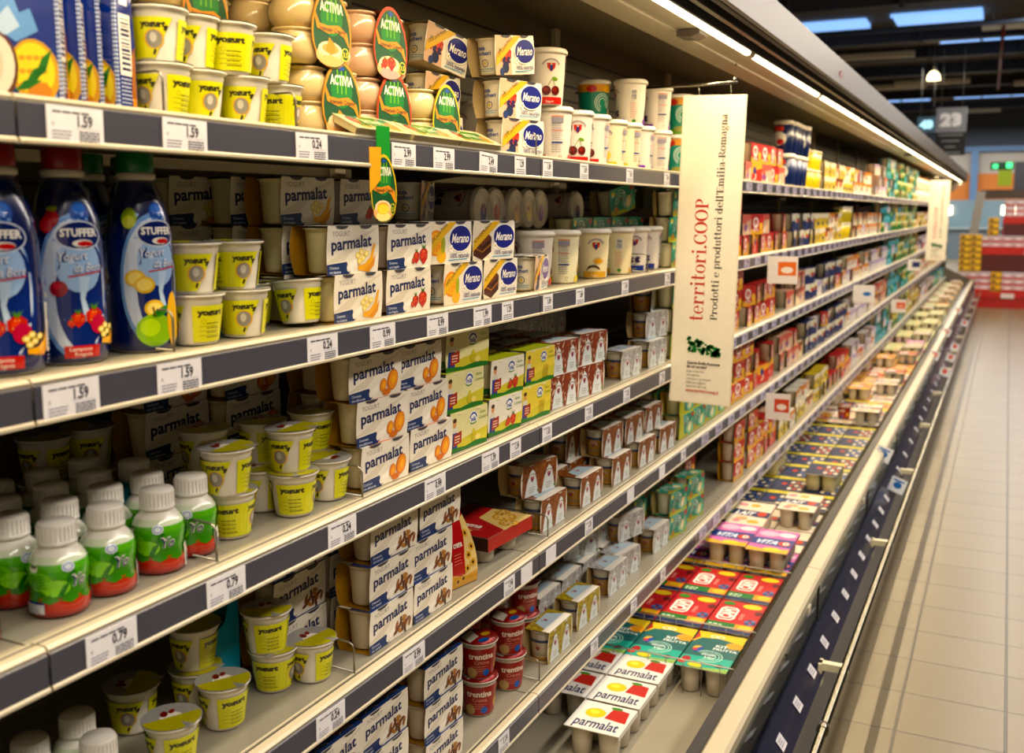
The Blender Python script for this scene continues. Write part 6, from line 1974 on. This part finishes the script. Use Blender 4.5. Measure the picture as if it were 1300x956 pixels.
# pale service counter and clutter in front of the far wall
r = obj('service_counter', None, None, (-1.6, 38, 0)); tag(r, 'pale blue service counter below the orange wall', 'counter')
b = MB(); b.box(-2.2, 2.3, 0, 1, 0, 1.0, '#75828a'); b.box(-2.3, 2.4, -.1, 1.1, 1.0, 1.06, '#9aa3a6'); obj('counter_body', b.mesh('counter_body', ['plastic']), r)
b = MB(); b.box(-2.1, 2.2, .8, .9, 1.06, 2.0, '#74868f'); obj('glass_screen', b.mesh('glass_screen', ['gloss']), r)
for i, x in enumerate((-2.2, .2)):
    b = MB(); b.box(-.45, .45, 0, .1, 0, .3, '#fff4d8'); o = obj('pendant_lamp', b.mesh('counter_lamp', [glow_mat('counter_glow', '#fff0cc', 4)]), None, (x, 37.5, 1.5)); tag(o, ('left' if i == 0 else 'right') + ' bright lamp panel over the far service counter', 'lamp', 'lamp panels over the counter')
r = obj('low_shelving', None, None, (-2.3, 28, 0)); tag(r, 'low pale shelving unit behind the end of the chiller', 'shelving')
b = MB(); b.box(-.5, .9, 0, .5, 0, .1, '#6a7a86')
for z in (.5, .9, 1.3): b.box(-.5, .9, 0, .5, z, z + .04, '#97a4ae')
b.box(-.5, .9, .45, .5, 0, 1.4, '#51606c'); obj('shelf_frame', b.mesh('shelf_frame', ['plastic']), r)
# green exit sign and grey block
b = MB(); b.box(-.16, .16, -.03, .03, 0, .45, '#8ea01e'); b.box(-.36, .2, -.04, .02, .42, .62, '#0f3a22')
o = obj('exit_sign', b.mesh('exit_sign', ['plastic']), None, (-0.167, 30, 2.278)); tag(o, 'bright yellow green hanging sign with green lit top', 'sign')
b = MB(); b.box(-.3, -.18, -.07, -.04, .46, .56, '#35d070'); b.box(.02, .16, -.07, -.04, .46, .6, '#35d070'); obj('lit_panel', b.mesh('lit_panel', [glow_mat('exit_glow', '#3be07a', 1.6)]), o)
b = MB(); b.box(0, 3.0, 0, .4, 0, .75, '#3b3c40'); b.box(-.8, 3.0, .0, .3, -.25, 0, '#4a3a30')
o = obj('hanging_bulkhead', b.mesh('hanging_bulkhead', ['plastic']), None, (.05, 31, 2.2)); tag(o, 'dark grey bulkhead beside the green sign', 'bulkhead')


# aisle signs
def aisle_sign(x, y, z, s, lit, lb, digits):
    r = obj('aisle_sign', None, None, (x, y, z)); tag(r, lb, 'sign', 'numbered signs hung over the aisles')
    b = MB(); b.box(-.29 * s, .29 * s, -.03, .03, 0, .5 * s, '#8a8e95' if not lit else '#2a3a44')
    a = Art(); a.text(digits, .29 * s, .14 * s, .23 * s, '#f4f5f6' if not lit else '#a9dce8', w=.4 * s, bold=.08, align='c')
    b.stamp(a, lambda u, v, off: (u - .29 * s, -.03 - off, v))
    obj('number_panel', b.mesh('number_panel', ['plastic'] if not lit else [M['litsign']]), r)
    if not lit:
        b = MB(); b.box(-.29 * s, .29 * s, -.03, .03, -.47 * s, -.0, '#0b0b0d')
        a = Art()
        for i, l in enumerate((.46, .34, .2, .4)):
            a.rect((.29 - l / 2) * s, (.4 - .12 * i) * s, (.29 + l / 2) * s, (.425 - .12 * i) * s, '#8a8c90')
        b.stamp(a, lambda u, v, off: (u - .29 * s, -.03 - off, v - .47 * s))
        obj('list_panel', b.mesh('list_panel', ['plastic']), r)
    b = MB(); b.tube([(-.2 * s, 0, .5 * s), (-.2 * s, 0, 1.6)], .006, 5); b.tube([(.2 * s, 0, .5 * s), (.2 * s, 0, 1.6)], .006, 5)
    obj('suspension_wire', b.mesh('suspension_wire', ['wire']), r)


def lit_print(name, strength):
    m = print_mat(name, .4)
    nt = m.node_tree; p = nt.nodes['Principled BSDF']; at = [n for n in nt.nodes if n.type == 'ATTRIBUTE'][0]
    nt.links.new(at.outputs['Color'], p.inputs['Emission Color']); p.inputs['Emission Strength'].default_value = strength
    return m


M['litsign'] = lit_print('lit_sign_face', .9)
aisle_sign(-1.128, 22, 3.152, .95, False, 'grey aisle sign numbered 23 with black list below', '23')
aisle_sign(-1.859, 26, 3.448, .7, True, 'small lit sign showing a 3 left of the big sign', '43')

# ================================================================ light
def area(name, loc, rot, sx, sy, power, col):
    l = bpy.data.lights.new(name, 'AREA'); l.shape = 'RECTANGLE'; l.size = sx; l.size_y = sy; l.energy = power
    l.color = lin(col)[:3]
    o = bpy.data.objects.new(name, l); COL.objects.link(o); o.location = loc; o.rotation_euler = rot
    return o


L = Y1 - Y0
area('canopy_lamp', (-.748, (Y0 + Y1) / 2, 2.085), (0, math.radians(-14), 0), .022, L, LED_W, '#ffe2b0')
area('overhead_light', (.35, 9.5, 5.0), (0, math.radians(-12), 0), .35, 24, AISLE_W, '#fff0dc')
area('overhead_light', (2.7, 9.5, 4.9), (0, math.radians(26), 0), .5, 24, AISLE_W * 1.3, '#fff2e4')  # added fill to brighten the shelf fronts, no fitted lamp
area('overhead_light', (-1.5, 34, 4.9), (0, 0, 0), 8, 18, 1300, '#f6f0ea')  # added broad fill to brighten the far hall, no fitting of its own
w = bpy.data.worlds.new('hall_air'); scene.world = w; w.use_nodes = True
w.node_tree.nodes['Background'].inputs[0].default_value = lin('#aab4c6'); w.node_tree.nodes['Background'].inputs[1].default_value = .12

# ================================================================ camera
cam = bpy.data.cameras.new('camera'); co = bpy.data.objects.new('camera', cam); COL.objects.link(co)
cam.sensor_width = 36; cam.sensor_fit = 'HORIZONTAL'; cam.lens = 36 * 1290 / 1300; cam.shift_y = -44.5 / 1300
co.location = (0, 0, 1.62)
pitch = math.atan(165.5 / 1290); yaw = math.atan(632 / math.hypot(1290, 165.5))
co.rotation_euler = (PI / 2 - pitch, 0, yaw)
cam.dof.use_dof = True; cam.dof.focus_distance = 1.88; cam.dof.aperture_fstop = 4.6
cam.clip_start = .02; cam.clip_end = 200
scene.camera = co
vs = scene.view_settings; vs.view_transform = 'Standard'; vs.look = 'None'; vs.gamma = 1; vs.use_curve_mapping = False; vs.exposure = EXPO
scene.cycles.use_denoising = True
scene.cycles.max_bounces = 6; scene.cycles.diffuse_bounces = 3; scene.cycles.glossy_bounces = 3; scene.cycles.transmission_bounces = 4
scene.cycles.caustics_reflective = False; scene.cycles.caustics_refractive = False
